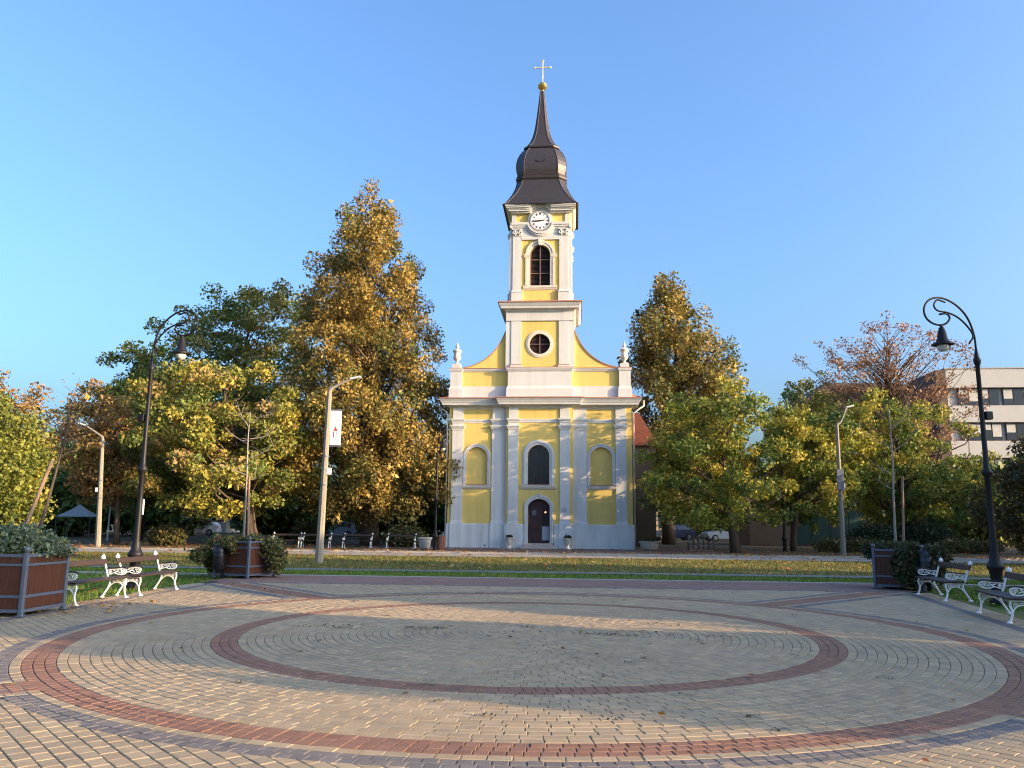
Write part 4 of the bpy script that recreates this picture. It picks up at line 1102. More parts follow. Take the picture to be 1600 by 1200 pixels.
for z0, z1 in ((16.75, 18.85), (12.9, 14.75), (9.0, 10.85), (5.1, 6.95), (0.0, 2.6)):
    MB().bbox(-0.2, 34.2, 0.0, 0.58, z0, z1, 0.03).build('spandrel', M['bldwall'], OB)
MB().box(-0.25, 34.25, -0.08, 16.2, 18.86, 18.98).build('parapet_cap', M['kerb'], OB)
MB().box(-1.3, -0.2, -0.3, 8, 0, 18.7).build('stair_fin', M['bldbrown'], OB)
for z0, z1 in ((14.78, 16.72), (10.88, 12.87), (6.98, 8.97)):
    for k in range(7):
        window_unit(OB, 1.2 + k * 4.7, 1.2 + k * 4.7 + 4.3, z0, z1, 0.42, None, 4, True, rr)
OW = empty('office_wing', (33.6, 96, -0.05), R(-4), 'brown roofed wing behind the bare brown tree on the right', 'building')
MB().box(0, 15, 0, 12, 0, 14.5).build('wall', M['bldbrown'], OW)
MB().prism([(-0.5, 14.5), (15.5, 14.5), (13, 18.4), (4.0, 18.4)], -0.5, 12.5).build('roof', M['bldbrown'], OW)
for k in range(4):
    window_unit(OW, 1.2 + k * 3.4, 3.6 + k * 3.4, 10.6, 12.6, -0.02, None, 2, True, rr)
TB = empty('teal_pavilion', (19.6, 63, 0), R(-4), 'low pavilion with teal panels behind the trees on the right', 'building')
MB().box(1.95, 9.2, 0, 6, 0, 3.3).build('wall', M['bldbrown'], TB)
for k in range(5):
    MB().bbox(2.05 + k * 1.42, 3.42 + k * 1.42, -0.05, -0.003, 0.1, 2.7, 0.01).build('panel', M['teal'], TB)
MB().box(-1.2, 1.9, -0.1, 5.8, 0, 3.3).build('end_wall', M['shade_toned'], TB)
MB().box(-1.5, 9.5, -0.4, 6.3, 3.3, 3.6).build('roof', M['bldbrown'], TB)
def house(x, y, rz, wdt, dep, h, roofh, wall, label, nwin):
    H_ = empty('house', (x, y, 0), R(rz), label, 'house')
    MB().box(0, wdt, 0, dep, 0, h).build('wall', wall, H_)
    MB().prism([(-0.4, h), (wdt + 0.4, h), (wdt * 0.75, h + roofh), (wdt * 0.25, h + roofh)], -0.4, dep + 0.4).build('roof', M['rooftile'], H_)
    for k in range(nwin):
        cx = wdt * (k + 0.5) / nwin
        window_unit(H_, cx - 0.6, cx + 0.6, 0.9, 2.7, -0.05, M['housewhite'], 2, False, rr)
    return H_
house(-15.5, 92, 3, 14, 8, 4.2, 2.6, M['housewhite'], 'low white house with tall windows seen under the oak', 6)
house(-50, 94, 3, 17, 8, 4.4, 2.8, M['cream'], 'low cream house seen under the left trees', 5)
house(14, 98, 0, 15, 8, 5.0, 3.0, M['cream'], 'cream house behind the parked cars right of the church', 5)
ct = empty('canopy_tent', (-34.9, 66, 0), R(10), 'white canopy tent in the park at the far left', 'tent')
MB().loft([[(-2.1, -2.1, 2.1), (2.1, -2.1, 2.1), (2.1, 2.1, 2.1), (-2.1, 2.1, 2.1)], [(-1.0, -1.0, 2.65), (1.0, -1.0, 2.65), (1.0, 1.0, 2.65), (-1.0, 1.0, 2.65)], [(-0.06, -0.06, 3.3), (0.06, -0.06, 3.3), (0.06, 0.06, 3.3), (-0.06, 0.06, 3.3)]]).build('canopy', M['canvas'], ct)
for a in (-2, 2):
    for b in (-2, 2):
        MB().tube([(a, b, 0), (a, b, 2.15)], 0.05, 6).build('leg', M['galv'], ct)

ct.scale = (0.62, 0.62, 0.8)
# ================================================================== TREES
def leaf_mesh(name, C, size, cols, rs, aspect=0.62, upbias=0.0):
    """C (n,3) centres; one diamond leaf clump per point"""
    n = len(C)
    nrm = rs.normal(size=(n, 3)); nrm[:, 2] += upbias
    nrm /= np.linalg.norm(nrm, axis=1)[:, None]
    t = rs.normal(size=(n, 3)); a = np.cross(nrm, t); a /= np.linalg.norm(a, axis=1)[:, None]
    b = np.cross(nrm, a)
    s = (size * rs.lognormal(0.0, 0.33, n))[:, None]
    V = np.empty((n, 4, 3), np.float32)
    V[:, 0] = C - a * s * 0.5
    V[:, 1] = C + b * s * 0.5 * aspect - a * s * 0.06 + nrm * s * 0.10
    V[:, 2] = C + a * s * 0.5
    V[:, 3] = C - b * s * 0.5 * aspect - a * s * 0.06 + nrm * s * 0.10
    me = bpy.data.meshes.new(name)
    me.vertices.add(4 * n); me.vertices.foreach_set('co', V.ravel())
    me.loops.add(4 * n); me.loops.foreach_set('vertex_index', np.arange(4 * n, dtype=np.int32))
    me.polygons.add(n); me.polygons.foreach_set('loop_start', np.arange(0, 4 * n, 4, dtype=np.int32)); me.polygons.foreach_set('loop_total', np.full(n, 4, np.int32))
    at = me.attributes.new('Col', 'FLOAT_COLOR', 'POINT')
    cc = np.ones((n, 4, 4), np.float32); cc[:, :, :3] = cols[:, None, :]
    at.data.foreach_set('color', cc.ravel())
    me.update(); me.validate()
    me.materials.append(M['leaf'])
    return me

def palette(rs, n, pal):
    w = np.array([p[1] for p in pal], float); w /= w.sum()
    c = np.array([p[0] for p in pal], float)
    return c[rs.choice(len(pal), n, p=w)]

def make_tree(label, bx, by, prof, ncl, nleaf, leaf, rc, pal, seed, trunk_r=0.3, cat='tree', group=None, zs=0.8, limbs=60, bark='bark', shell=0.5, depth=0.92, zbr=0.35, name='tree', upb=0.2, mix=0.3, trunk_top=0.86, fat=1.1, lmp=1.0):
    rs = np.random.RandomState(seed)
    P = np.array(sorted(prof)); z0, z1 = P[0, 0], P[-1, 0]
    zz = np.linspace(z0, z1, 200)
    rr_ = np.interp(zz, P[:, 0], P[:, 2]); cx_ = np.interp(zz, P[:, 0], P[:, 1])
    pr = rr_ ** 1.5; pr /= pr.sum()
    ph = rs.uniform(0, 6.28, 4)
    C = []; tries = 0; dmin = rc * 0.62
    while len(C) < ncl and tries < ncl * 12:
        tries += 1
        k = rs.choice(200, p=pr); z = zz[k] + rs.uniform(-0.3, 0.3); th = rs.uniform(0, 2 * PI)
        lump = 1 + lmp * (0.16 * math.sin(3 * th + ph[0] + z * 0.55) + 0.10 * math.sin(5 * th + ph[1] - z * 0.9) + 0.07 * math.sin(2.3 * z + ph[2]))
        rad = max(0.05, rr_[k] * fat * lump * rs.uniform(0, 1) ** shell - rc * 0.35)
        p = np.array([cx_[k] + rad * math.cos(th), by + rad * depth * math.sin(th), z])
        if C and min(np.sum((np.array(C[-150:]) - p) ** 2, axis=1)) < dmin * dmin and rs.rand() < 0.85: continue
        C.append(p)
    C = np.array(C); nC = len(C)
    T = empty(name, (bx, by, 0), 0, label, cat, group)
    org = np.array([bx, by, 0.0])
    # trunk and limbs
    tb = MB()
    top = z0 + (z1 - z0) * trunk_top
    tp = []
    for i in range(9):
        t = i / 8; z = -0.1 + (top + 0.1) * t
        x = bx + (np.interp(z, P[:, 0], P[:, 1]) - bx) * min(1, t * 1.1) ** 1.3
        tp.append((x - bx + rs.normal() * 0.06 * (t > 0), rs.normal() * 0.06 * (t > 0), z))
    tb.tube(tp, [trunk_r * (1.25 if i == 0 else 1.0) * (1 - 0.9 * (i / 8) ** 0.9) + 0.02 for i in range(9)], 9)
    TP = np.array(tp)
    idx = [i for i in rs.permutation(nC) if C[i][2] > z0 + 0.22 * (z1 - z0)][:limbs]
    for i in idx:
        c = C[i] - org
        hd = math.hypot(c[0] - np.interp(c[2], TP[:, 2], TP[:, 0]), c[1])
        zt = np.clip(c[2] - zs * hd - 0.3, min(0.5 * top, max(z0 + 0.3, 2.3)), top * 0.97)
        sx_, sy_ = np.interp(zt, TP[:, 2], TP[:, 0]), np.interp(zt, TP[:, 2], TP[:, 1])
        s = np.array([sx_, sy_, zt])
        r0 = trunk_r * 0.36 * (1 - 0.75 * zt / max(top, 1)) * rs.uniform(0.6, 1.1) + 0.012
        mid = s * 0.5 + c * 0.5 + rs.normal(size=3) * 0.12 * hd + np.array([0, 0, -0.06 * hd if zs < 0.6 else 0.05 * hd])
        pts = bez([tuple(s), tuple(mid), tuple(c)], 6)
        n = len(pts)
        tb.tube(pts, [r0 * (1 - 0.85 * k / (n - 1)) for k in range(n)], 5)
    tb.build('trunk', M[bark], T, True)
    # leaves
    szs = rs.uniform(0.55, 1.25, nC) * rc
    cnt = (szs ** 2); cnt = np.maximum(3, (cnt / cnt.sum() * nleaf)).astype(int)
    ids = np.repeat(np.arange(nC), cnt); n = len(ids)
    d = rs.normal(size=(n, 3)); d /= np.linalg.norm(d, axis=1)[:, None]
    d *= (rs.uniform(0, 1, n) ** 0.45)[:, None] * szs[ids][:, None]
    d[:, 2] *= 0.72 if zs < 1.0 else 1.15
    pos = C[ids] + d - org
    ccl = palette(rs, nC, pal); cl = palette(rs, n, pal)
    m_ = rs.uniform(0, 1, n)[:, None] < mix
    col = np.where(m_, cl, ccl[ids]) * rs.uniform(0.72, 1.28, (n, 1)) * (0.88 + 0.24 * rs.rand(nC))[ids][:, None]
    me = leaf_mesh('crown', pos, leaf, col.astype(np.float32), rs, upbias=upb)
    o = bpy.data.objects.new('crown', me); COL.objects.link(o); o.parent = T
    return T

OAK = [((0.35, 0.235, 0.06), 5), ((0.27, 0.19, 0.05), 4), ((0.41, 0.285, 0.08), 3), ((0.19, 0.165, 0.045), 3), ((0.11, 0.125, 0.035), 2)]
OAKR = [((0.27, 0.20, 0.05), 4), ((0.18, 0.155, 0.045), 4), ((0.10, 0.115, 0.035), 5), ((0.34, 0.25, 0.065), 2)]
LINB = [((0.14, 0.19, 0.042), 5), ((0.21, 0.22, 0.05), 4), ((0.30, 0.24, 0.065), 3), ((0.36, 0.27, 0.07), 1), ((0.09, 0.135, 0.035), 2)]
LIND = [((0.075, 0.125, 0.03), 5), ((0.11, 0.15, 0.035), 4), ((0.18, 0.18, 0.04), 2)]
YEL = [((0.33, 0.28, 0.05), 3), ((0.21, 0.22, 0.045), 4), ((0.12, 0.16, 0.04), 4), ((0.36, 0.26, 0.075), 2), ((0.26, 0.18, 0.07), 2)]
GRN = [((0.33, 0.30, 0.045), 4), ((0.18, 0.22, 0.038), 4), ((0.085, 0.13, 0.03), 4), ((0.42, 0.34, 0.055), 2)]
BRN = [((0.30, 0.16, 0.085), 3), ((0.24, 0.13, 0.07), 3), ((0.36, 0.20, 0.09), 1)]
BRL = [((0.33, 0.19, 0.07), 3), ((0.28, 0.17, 0.07), 3), ((0.36, 0.25, 0.06), 2), ((0.18, 0.15, 0.05), 1)]
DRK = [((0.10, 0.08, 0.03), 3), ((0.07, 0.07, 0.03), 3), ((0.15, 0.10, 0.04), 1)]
LIME = [((0.30, 0.265, 0.045), 3), ((0.21, 0.215, 0.04), 4), ((0.11, 0.14, 0.03), 4)]

make_tree('tall golden-brown pyramidal oak just left of the church', -9.28, 54, [(1.64, -9.22, 2.54), (2.75, -8.7, 4.7), (4.64, -8.8, 5.7), (7.21, -9.2, 5.9), (9.82, -9.7, 5.4), (12.48, -9.82, 4.9), (15.19, -9.88, 4.37), (17.94, -10.04, 3.74), (20.74, -9.97, 3.14), (23.11, -9.83, 2.12), (24.7, -10.3, 0.73)],
          700, 125000, 0.18, 0.80, OAK, 11, 0.55, zs=1.3, limbs=110, shell=0.5, upb=0.0, fat=1.08, lmp=0.45)
make_tree('broad olive-green tree with high crown behind the left lamp', -20.4, 64, [(2.61, -21.03, 4.52), (7.13, -21.58, 5.85), (12.28, -21.92, 6.19), (16.52, -21.68, 5.73), (19.24, -20.88, 4.12), (20.51, -20.36, 1.84)],
          400, 56000, 0.213, 0.95, LINB, 12, 0.42, limbs=80, shell=0.5, fat=1.24)
make_tree('dark green tree with rounded top, left of the left lamp post', -27.3, 60, [(2.5, -26.54, 2.59), (6.73, -27.5, 3.66), (10.59, -28.03, 3.4), (13.05, -28.26, 2.6), (14.4, -28.72, 1.1)],
          190, 30000, 0.213, 0.9, LINB, 13, 0.3, limbs=50, fat=1.3)
make_tree('spreading yellow-green tree between the left lamp and the banner pole', -15.74, 50.5, [(2.01, -18.17, 2.55), (2.97, -17.7, 4.46), (4.33, -18.0, 5.0), (6.31, -18.1, 5.15), (8.32, -18.22, 4.93), (9.95, -18.33, 3.83), (11.0, -18.2, 2.02)],
          260, 51000, 0.205, 0.85, YEL, 14, 0.34, zs=0.5, limbs=80, shell=0.4, fat=1.16)
make_tree('thin brown-leaved tree beside the far left street light', -24.45, 51, [(2.73, -25.3, 1.38), (3.89, -25.7, 2.27), (5.86, -25.5, 2.48), (8.27, -26.03, 1.9), (9.98, -26.8, 0.6)],
          110, 12750, 0.197, 0.8, BRL, 15, 0.16, limbs=70, shell=0.5)
make_tree('bright lime-yellow tree at the left edge behind the shrub planter', -20.4, 33, [(0.92, -20.68, 1.3), (1.8, -20.69, 1.75), (3.35, -20.81, 1.95), (4.92, -20.87, 1.65), (6.25, -21.11, 0.73)],
          130, 22500, 0.131, 0.6, LIME, 16, 0.14, limbs=40, zs=1.0)
make_tree('half-bare brown tree at the far left edge', -29.9, 48, [(4.88, -29.82, 2.47), (7.17, -30.24, 2.72), (8.73, -30.53, 2.23), (9.99, -31.08, 1.06)],
          90, 6000, 0.180, 0.8, BRL, 17, 0.18, limbs=80)
make_tree('dark golden oak with pointed tops just right of the church', 12.38, 64, [(3.46, 12.94, 2.27), (7.49, 13.55, 3.31), (10.05, 13.92, 4.15), (12.65, 14.02, 4.47), (15.81, 13.45, 4.43), (17.69, 12.76, 3.0), (19.6, 12.62, 1.9), (21.6, 12.74, 0.75)],
          330, 46000, 0.221, 0.85, OAKR, 18, 0.45, zs=1.3, limbs=60, shell=0.5, upb=0.0, fat=1.08, lmp=0.5)
make_tree('yellow-green tree with pale trunk right beside the church', 13.06, 47.5, [(1.5, 11.12, 1.84), (2.25, 11.64, 3.75), (3.71, 11.82, 4.27), (5.57, 11.99, 4.19), (7.46, 12.38, 3.52), (8.92, 12.82, 2.42), (9.95, 13.5, 0.91)],
          180, 29000, 0.172, 0.75, GRN, 19, 0.27, zs=0.6, limbs=70, shell=0.42)
make_tree('small yellow-green tree left of the board-bearing street light', 17.59, 51, [(1.52, 18.58, 1.29), (3.16, 18.66, 2.59), (5.53, 18.69, 2.91), (7.75, 18.71, 2.6), (8.86, 18.36, 1.32)],
          140, 28500, 0.172, 0.75, GRN, 20, 0.2, zs=0.6, limbs=45, shell=0.42, fat=1.3)
make_tree('wide yellow-green tree between the right street light and the office block', 24.94, 54, [(1.58, 27.59, 2.12), (2.48, 27.19, 3.78), (4.16, 27.19, 4.53), (6.28, 26.58, 4.3), (8.09, 25.68, 3.63), (9.53, 24.78, 2.56), (10.64, 23.83, 0.76)],
          190, 36000, 0.172, 0.8, GRN, 21, 0.3, zs=0.6, limbs=60, shell=0.42, fat=1.18)
make_tree('bare reddish-brown tree rising before the office block', 36.27, 78, [(7.0, 38.0, 3.2), (8.98, 38.1, 4.2), (11.47, 38.12, 5.62), (14.61, 37.41, 6.61), (17.81, 36.9, 6.87), (20.1, 37.22, 5.47), (21.97, 38.24, 2.24)],
          330, 12750, 0.197, 0.8, BRN, 22, 0.34, limbs=330, shell=0.5, zs=0.9)
make_tree('grey-green tree far behind the right street light', 30.5, 84, [(4.0, 31.0, 3.0), (8.12, 31.09, 4.0), (12.82, 31.34, 4.38), (15.42, 31.64, 3.55), (17.09, 31.56, 1.7)],
          130, 13500, 0.246, 0.95, LINB, 23, 0.3, limbs=60)
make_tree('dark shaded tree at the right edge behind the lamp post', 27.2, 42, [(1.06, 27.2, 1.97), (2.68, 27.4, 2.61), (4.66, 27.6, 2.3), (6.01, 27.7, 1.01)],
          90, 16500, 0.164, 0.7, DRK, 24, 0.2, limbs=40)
# deep background row
bgspec = [(-70, 96, 11, 6), (-60, 104, 12, 6), (-46, 84, 9, 5.2), (-38, 98, 12, 6), (-33, 76, 8.5, 4.4), (-26, 90, 11, 5.5), (-14, 84, 10, 5), (-40, 72, 5.5, 4.0), (-20, 72, 5, 4.2), (-9.0, 74, 5.5, 4.0), (-5, 98, 12, 6), (9.5, 82, 10, 4.5), (22, 92, 12, 5.5), (41, 70, 7, 4.0), (47, 74, 8, 4.2), (58, 76, 9, 4.8)]
bglab = ['dark background tree at the far left end of the park', 'tall dark background tree behind the far left edge', 'background tree left of the canopy tent', 'background tree behind the canopy tent', 'low dark tree behind the flagpole', 'background tree behind the dark green rounded tree', 'background tree behind the oak, before the white house', 'low dark thicket behind the canopy tent', 'low dark thicket under the olive-green tree', 'low dark thicket behind the oak trunk', 'background tree hidden behind the church and the oak', 'background tree between church and dark golden oak', 'background tree behind the parked silver hatchback', 'dark tree left of the office block, behind the wide yellow-green tree', 'dark tree at the foot of the office block', 'dark tree at the foot of the office block by the right edge']
for i, (x, y, h, r) in enumerate(bgspec):
    make_tree(bglab[i], x, y, [(0.8, x, r * 0.7), (h * 0.3, x, r), (h * 0.65, x, r * 0.9), (h, x, r * 0.25)], 120, 8000, 0.5, 1.4, LIND, 40 + i, 0.3, limbs=20, group='background trees', cat='tree')

# trees outside the picture on the right, which throw the long shadows over the plaza
SHP = [(0.7, 0.0, 1.5), (1.6, 0.0, 2.5), (3.5, 0.0, 2.75), (6.0, 0.0, 2.45), (8.2, 0.0, 1.5), (9.2, 0.0, 0.5)]
sh0 = make_tree('leafy tree beyond the right edge, shading the plaza', 0.0, 0.0, SHP, 190, 30000, 0.26, 0.7, GRN, 77, 0.22, limbs=40, shell=0.4, group='trees beyond the right edge', depth=1.0)
spots = [(17.6, 3.85, 0.70, 0.95), (20.5, 3.5, 0.70, 1.05), (24, -8.2, 0.9, 1.0), (25.5, 9.2, 0.95, 1.15), (31, 11.4, 1.15, 1.35), (33.5, 15.4, 1.1, 1.3), (33, 18.4, 1.0, 1.2), (30.5, 36.0, 0.9, 1.25), (44, 41.5, 1.15, 1.2), (34.5, 32.6, 0.85, 1.4), (46, 46, 1.1, 1.15), (50, 51.5, 1.1, 1.15)]
for i, (x, y, s, hz) in enumerate(spots):
    t = sh0 if i == 0 else copy_tree(sh0)
    t.location = (x, y, 0); t.scale = (s, s, hz * 1.0); t.rotation_euler = (0, 0, i * 1.3)

# ---- shrubs, hedges, creepers
def shrub(name, label, cat, ctrs, nleaf, leaf, pal, seed, group=None, stems=True, upb=0.3):
    """ctrs: list of (x,y,z,rx,ry,rz)"""
    rs = np.random.RandomState(seed)
    c0 = ctrs[0]
    T = empty(name, (c0[0], c0[1], 0), 0, label, cat, group)
    A = np.array(ctrs, float); w_ = A[:, 3] * A[:, 5]; w_ /= w_.sum()
    k = rs.choice(len(A), nleaf, p=w_)
    d = rs.normal(size=(nleaf, 3)); d /= np.linalg.norm(d, axis=1)[:, None]
    d *= (rs.uniform(0, 1, nleaf) ** 0.3)[:, None] * (1 + 0.18 * rs.normal(size=(nleaf, 1)))
    pos = A[k, :3] + d * A[k, 3:6]
    pos[:, 2] = np.maximum(pos[:, 2], 0.02)
    kc = palette(rs, 40, pal); cell = (np.floor(pos[:, 0] * 5) * 7 + np.floor(pos[:, 2] * 6) * 13 + np.floor(pos[:, 1] * 5) * 3).astype(int) % 40
    col = np.where(rs.rand(nleaf, 1) < 0.5, kc[cell], palette(rs, nleaf, pal)) * rs.uniform(0.7, 1.3, (nleaf, 1))
    me = leaf_mesh('foliage', pos - np.array([c0[0], c0[1], 0]), leaf, col.astype(np.float32), rs, upbias=upb)
    o = bpy.data.objects.new('foliage', me); COL.objects.link(o); o.parent = T
    if stems:
        sb = MB()
        for i in range(min(60, nleaf // 20)):
            p = pos[rs.randint(nleaf)]; a = A[rs.randint(len(A))]
            b = (a[0] - c0[0] + rs.normal() * 0.1, a[1] - c0[1] + rs.normal() * 0.1, max(0.0, a[2] - a[5]))
            e = (p[0] - c0[0], p[1] - c0[1], p[2])
            sb.tube([b, tuple((b[j] + e[j]) / 2 + rs.normal() * 0.03 for j in range(3)), e], [0.008, 0.006, 0.003], 4)
        sb.build('stems', M['bark'], T)
    return T
GG = [((0.16, 0.20, 0.12), 4), ((0.11, 0.15, 0.08), 3), ((0.22, 0.25, 0.16), 3), ((0.20, 0.20, 0.07), 1)]
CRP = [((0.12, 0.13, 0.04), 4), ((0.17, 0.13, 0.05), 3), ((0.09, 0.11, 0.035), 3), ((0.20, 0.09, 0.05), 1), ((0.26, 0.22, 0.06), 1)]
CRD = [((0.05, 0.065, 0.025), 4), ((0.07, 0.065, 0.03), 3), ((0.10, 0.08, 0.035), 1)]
HDG = [((0.09, 0.10, 0.035), 4), ((0.13, 0.11, 0.04), 3), ((0.07, 0.085, 0.03), 2), ((0.2, 0.13, 0.06), 1)]
CON = [((0.03, 0.055, 0.03), 4), ((0.045, 0.07, 0.035), 3)]
shrub('planter_shrub', 'bushy grey-green shrub filling the near left planter', 'shrub', [(-8.66, 14.42, 1.18, 0.58, 0.52, 0.30), (-9.15, 14.4, 1.22, 0.4, 0.5, 0.27), (-8.5, 14.2, 1.28, 0.4, 0.4, 0.24), (-8.15, 14.5, 1.13, 0.32, 0.45, 0.18), (-8.8, 14.0, 1.12, 0.5, 0.2, 0.18), (-7.95, 14.7, 1.05, 0.16, 0.2, 0.08)], 7500, 0.062, GG, 5)
shrub('trailing_creeper', 'green and reddish creeper spilling over the back left planter', 'creeper', [(-7.6, 23.7, 1.08, 0.55, 0.5, 0.14), (-8.3, 23.5, 0.98, 0.40, 0.3, 0.22), (-8.75, 23.4, 0.62, 0.38, 0.28, 0.24), (-8.55, 23.7, 0.42, 0.30, 0.25, 0.3), (-6.85, 23.6, 0.80, 0.30, 0.45, 0.36), (-6.68, 23.6, 0.52, 0.24, 0.4, 0.40), (-8.0, 23.0, 0.98, 0.2, 0.12, 0.14), (-7.75, 22.98, 0.9, 0.1, 0.1, 0.2)], 5200, 0.085, CRP, 6, upb=0.0)
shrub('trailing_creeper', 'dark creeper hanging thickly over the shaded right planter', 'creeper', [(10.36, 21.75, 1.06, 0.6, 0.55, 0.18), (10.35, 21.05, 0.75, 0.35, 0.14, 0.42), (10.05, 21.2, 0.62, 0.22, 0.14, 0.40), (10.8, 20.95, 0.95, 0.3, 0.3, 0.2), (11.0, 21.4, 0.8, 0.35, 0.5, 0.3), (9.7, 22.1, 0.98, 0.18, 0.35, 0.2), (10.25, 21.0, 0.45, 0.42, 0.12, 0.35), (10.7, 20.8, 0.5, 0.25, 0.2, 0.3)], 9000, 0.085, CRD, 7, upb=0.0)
for i, (x, y, rx_, lab) in enumerate([(20.4, 49.2, 2.3, 'clipped brown-green hedge left of the right planter, behind the road'), (27.6, 49.0, 2.0, 'low hedge at the right behind the bench, beyond the road'), (31.6, 48.6, 1.6, 'low hedge by the right edge beyond the road')]):
    shrub('hedge', lab, 'hedge', [(x + q * rx_ / 2, y, 0.42, rx_ * 0.45, 0.5, 0.42) for q in (-1.2, -0.4, 0.4, 1.2)], 3800, 0.11, HDG, 60 + i, 'hedges across the road')
for i, (x, y, r, h, lab) in enumerate([(23.2, 51.8, 1.5, 0.95, 'dark spreading conifer shrub under the wide yellow-green tree'), (26.3, 52.2, 1.7, 1.1, 'larger dark conifer shrub right of the shaded planter'), (-27.8, 44.5, 1.3, 0.7, 'rounded dark shrub behind the left bench, beyond the road'), (-32.5, 48.5, 2.3, 1.5, 'big dark shrub at the far left beyond the road'), (-13.9, 56.5, 1.1, 0.75, 'dark round shrub under the yellow-green tree'), (-21.0, 50.0, 1.0, 0.6, 'low shrub right of the far left street light'), (-6.6, 51.2, 1.2, 0.7, 'low bush between the oak and the church wall')]):
    shrub('shrub', lab, 'shrub', [(x, y, h, r, r * 0.9, h), (x + 0.5 * r, y, h * 0.7, r * 0.7, r * 0.6, h * 0.7), (x - 0.5 * r, y + 0.2, h * 0.75, r * 0.7, r * 0.6, h * 0.75)], 4200, 0.14, CON if i in (0, 1, 3) else HDG, 70 + i, 'shrubs across the road')
for (u, sd) in ((urnA, 3), (urnB, 4)):
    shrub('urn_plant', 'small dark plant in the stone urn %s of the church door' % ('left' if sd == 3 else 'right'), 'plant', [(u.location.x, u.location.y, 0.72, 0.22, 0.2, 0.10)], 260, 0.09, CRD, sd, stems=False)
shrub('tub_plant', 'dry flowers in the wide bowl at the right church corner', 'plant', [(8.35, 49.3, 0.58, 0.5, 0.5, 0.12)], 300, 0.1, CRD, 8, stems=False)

# ---- saplings with stakes in the planters
def sapling(label, pts, branches, bark, leafpal, nl, seed):
    rs = np.random.RandomState(seed)
    b = pts[0]
    T = empty('sapling', b, 0, label, 'young tree')
    loc_ = lambda p: (p[0] - b[0], p[1] - b[1], p[2] - b[2])
    n = len(bez(pts, 14))
    MB().tube([loc_(p) for p in bez(pts, 14)], [0.036 * (1 - 0.65 * i / (n - 1)) for i in range(n)], 7).build('trunk', M[bark], T, True)
    tips = []
    for br_ in branches:
        q = [loc_(p) for p in bez(br_, 10)]; k = len(q)
        MB().tube(q, [0.016 * (1 - 0.8 * i / (k - 1)) for i in range(k)], 5).build('branch', M[bark], T, True)
        for j in range(4):
            i0 = rs.randint(3, k); d = rs.normal(size=3) * 0.22; d[2] = abs(d[2])
            e = (q[i0][0] + d[0], q[i0][1] + d[1], q[i0][2] + d[2])
            MB().tube([q[i0], ((q[i0][0] + e[0]) / 2, (q[i0][1] + e[1]) / 2, (q[i0][2] + e[2]) / 2 + 0.03), e], [0.006, 0.005, 0.003], 4).build('twig', M[bark], T)
            tips.append(e)
        tips.append(tuple(q[-1]))
    if nl:
        tp = np.array(tips); pos = tp[rs.randint(len(tp), size=nl)] + rs.normal(size=(nl, 3)) * 0.10
        me = leaf_mesh('crown', pos, 0.075, (palette(rs, nl, leafpal) * rs.uniform(0.7, 1.3, (nl, 1))).astype(np.float32), rs)
        o = bpy.data.objects.new('crown', me); COL.objects.link(o); o.parent = T
    return T
def stake(label, p0, p1):
    s = MB().tube([(0, 0, 0), (p1[0] - p0[0], p1[1] - p0[1], p1[2] - p0[2])], 0.032, 8).build('wooden_stake', M['stake'], None, 'auto', loc=p0)
    tag(s, label, 'stake', 'stakes of the planter saplings')
sapling('leaning bare sapling growing from the near left planter', [(-8.46, 14.45, 0.95), (-8.30, 14.45, 1.5), (-8.17, 14.45, 2.2), (-8.05, 14.45, 2.95), (-7.97, 14.45, 3.45)],
        [[(-8.07, 14.45, 2.85), (-7.85, 14.4, 3.15), (-7.6, 14.3, 3.3)], [(-8.05, 14.45, 2.95), (-8.2, 14.5, 3.25), (-8.45, 14.5, 3.5)], [(-8.02, 14.45, 3.2), (-7.85, 14.5, 3.5), (-7.72, 14.5, 3.8)], [(-8.0, 14.45, 3.3), (-8.05, 14.5, 3.6), (-8.0, 14.5, 3.95)], [(-8.1, 14.45, 2.7), (-7.9, 14.6, 2.85), (-7.7, 14.7, 2.88)]], 'bark', BRL, 90, 1)
stake('grey stake leaning beside the left planter sapling', (-8.66, 14.35, 0.95), (-8.20, 14.42, 2.65))
sapling('bare pale-barked sapling in the back left planter', [(-7.68, 23.6, 0.95), (-7.69, 23.6, 2.0), (-7.71, 23.6, 3.0), (-7.74, 23.6, 4.0), (-7.72, 23.6, 4.75)],
        [[(-7.71, 23.6, 2.9), (-8.1, 23.5, 3.05), (-8.65, 23.4, 3.3)], [(-7.7, 23.6, 3.4), (-7.3, 23.6, 3.55), (-6.75, 23.5, 3.95)], [(-7.72, 23.6, 3.8), (-8.1, 23.7, 4.0), (-8.5, 23.7, 4.3)], [(-7.73, 23.6, 3.95), (-7.3, 23.7, 4.05), (-7.0, 23.7, 4.3)], [(-7.73, 23.6, 4.3), (-7.95, 23.6, 4.6), (-8.1, 23.6, 4.9)], [(-7.73, 23.6, 4.4), (-7.4, 23.5, 4.6), (-7.2, 23.5, 4.65)], [(-7.7, 23.6, 2.75), (-7.5, 23.6, 2.78), (-7.35, 23.6, 2.85)]], 'palebark', BRL, 40, 2)
stake('brown stake beside the bare pale sapling', (-7.52, 23.5, 0.95), (-7.60, 23.5, 2.85))
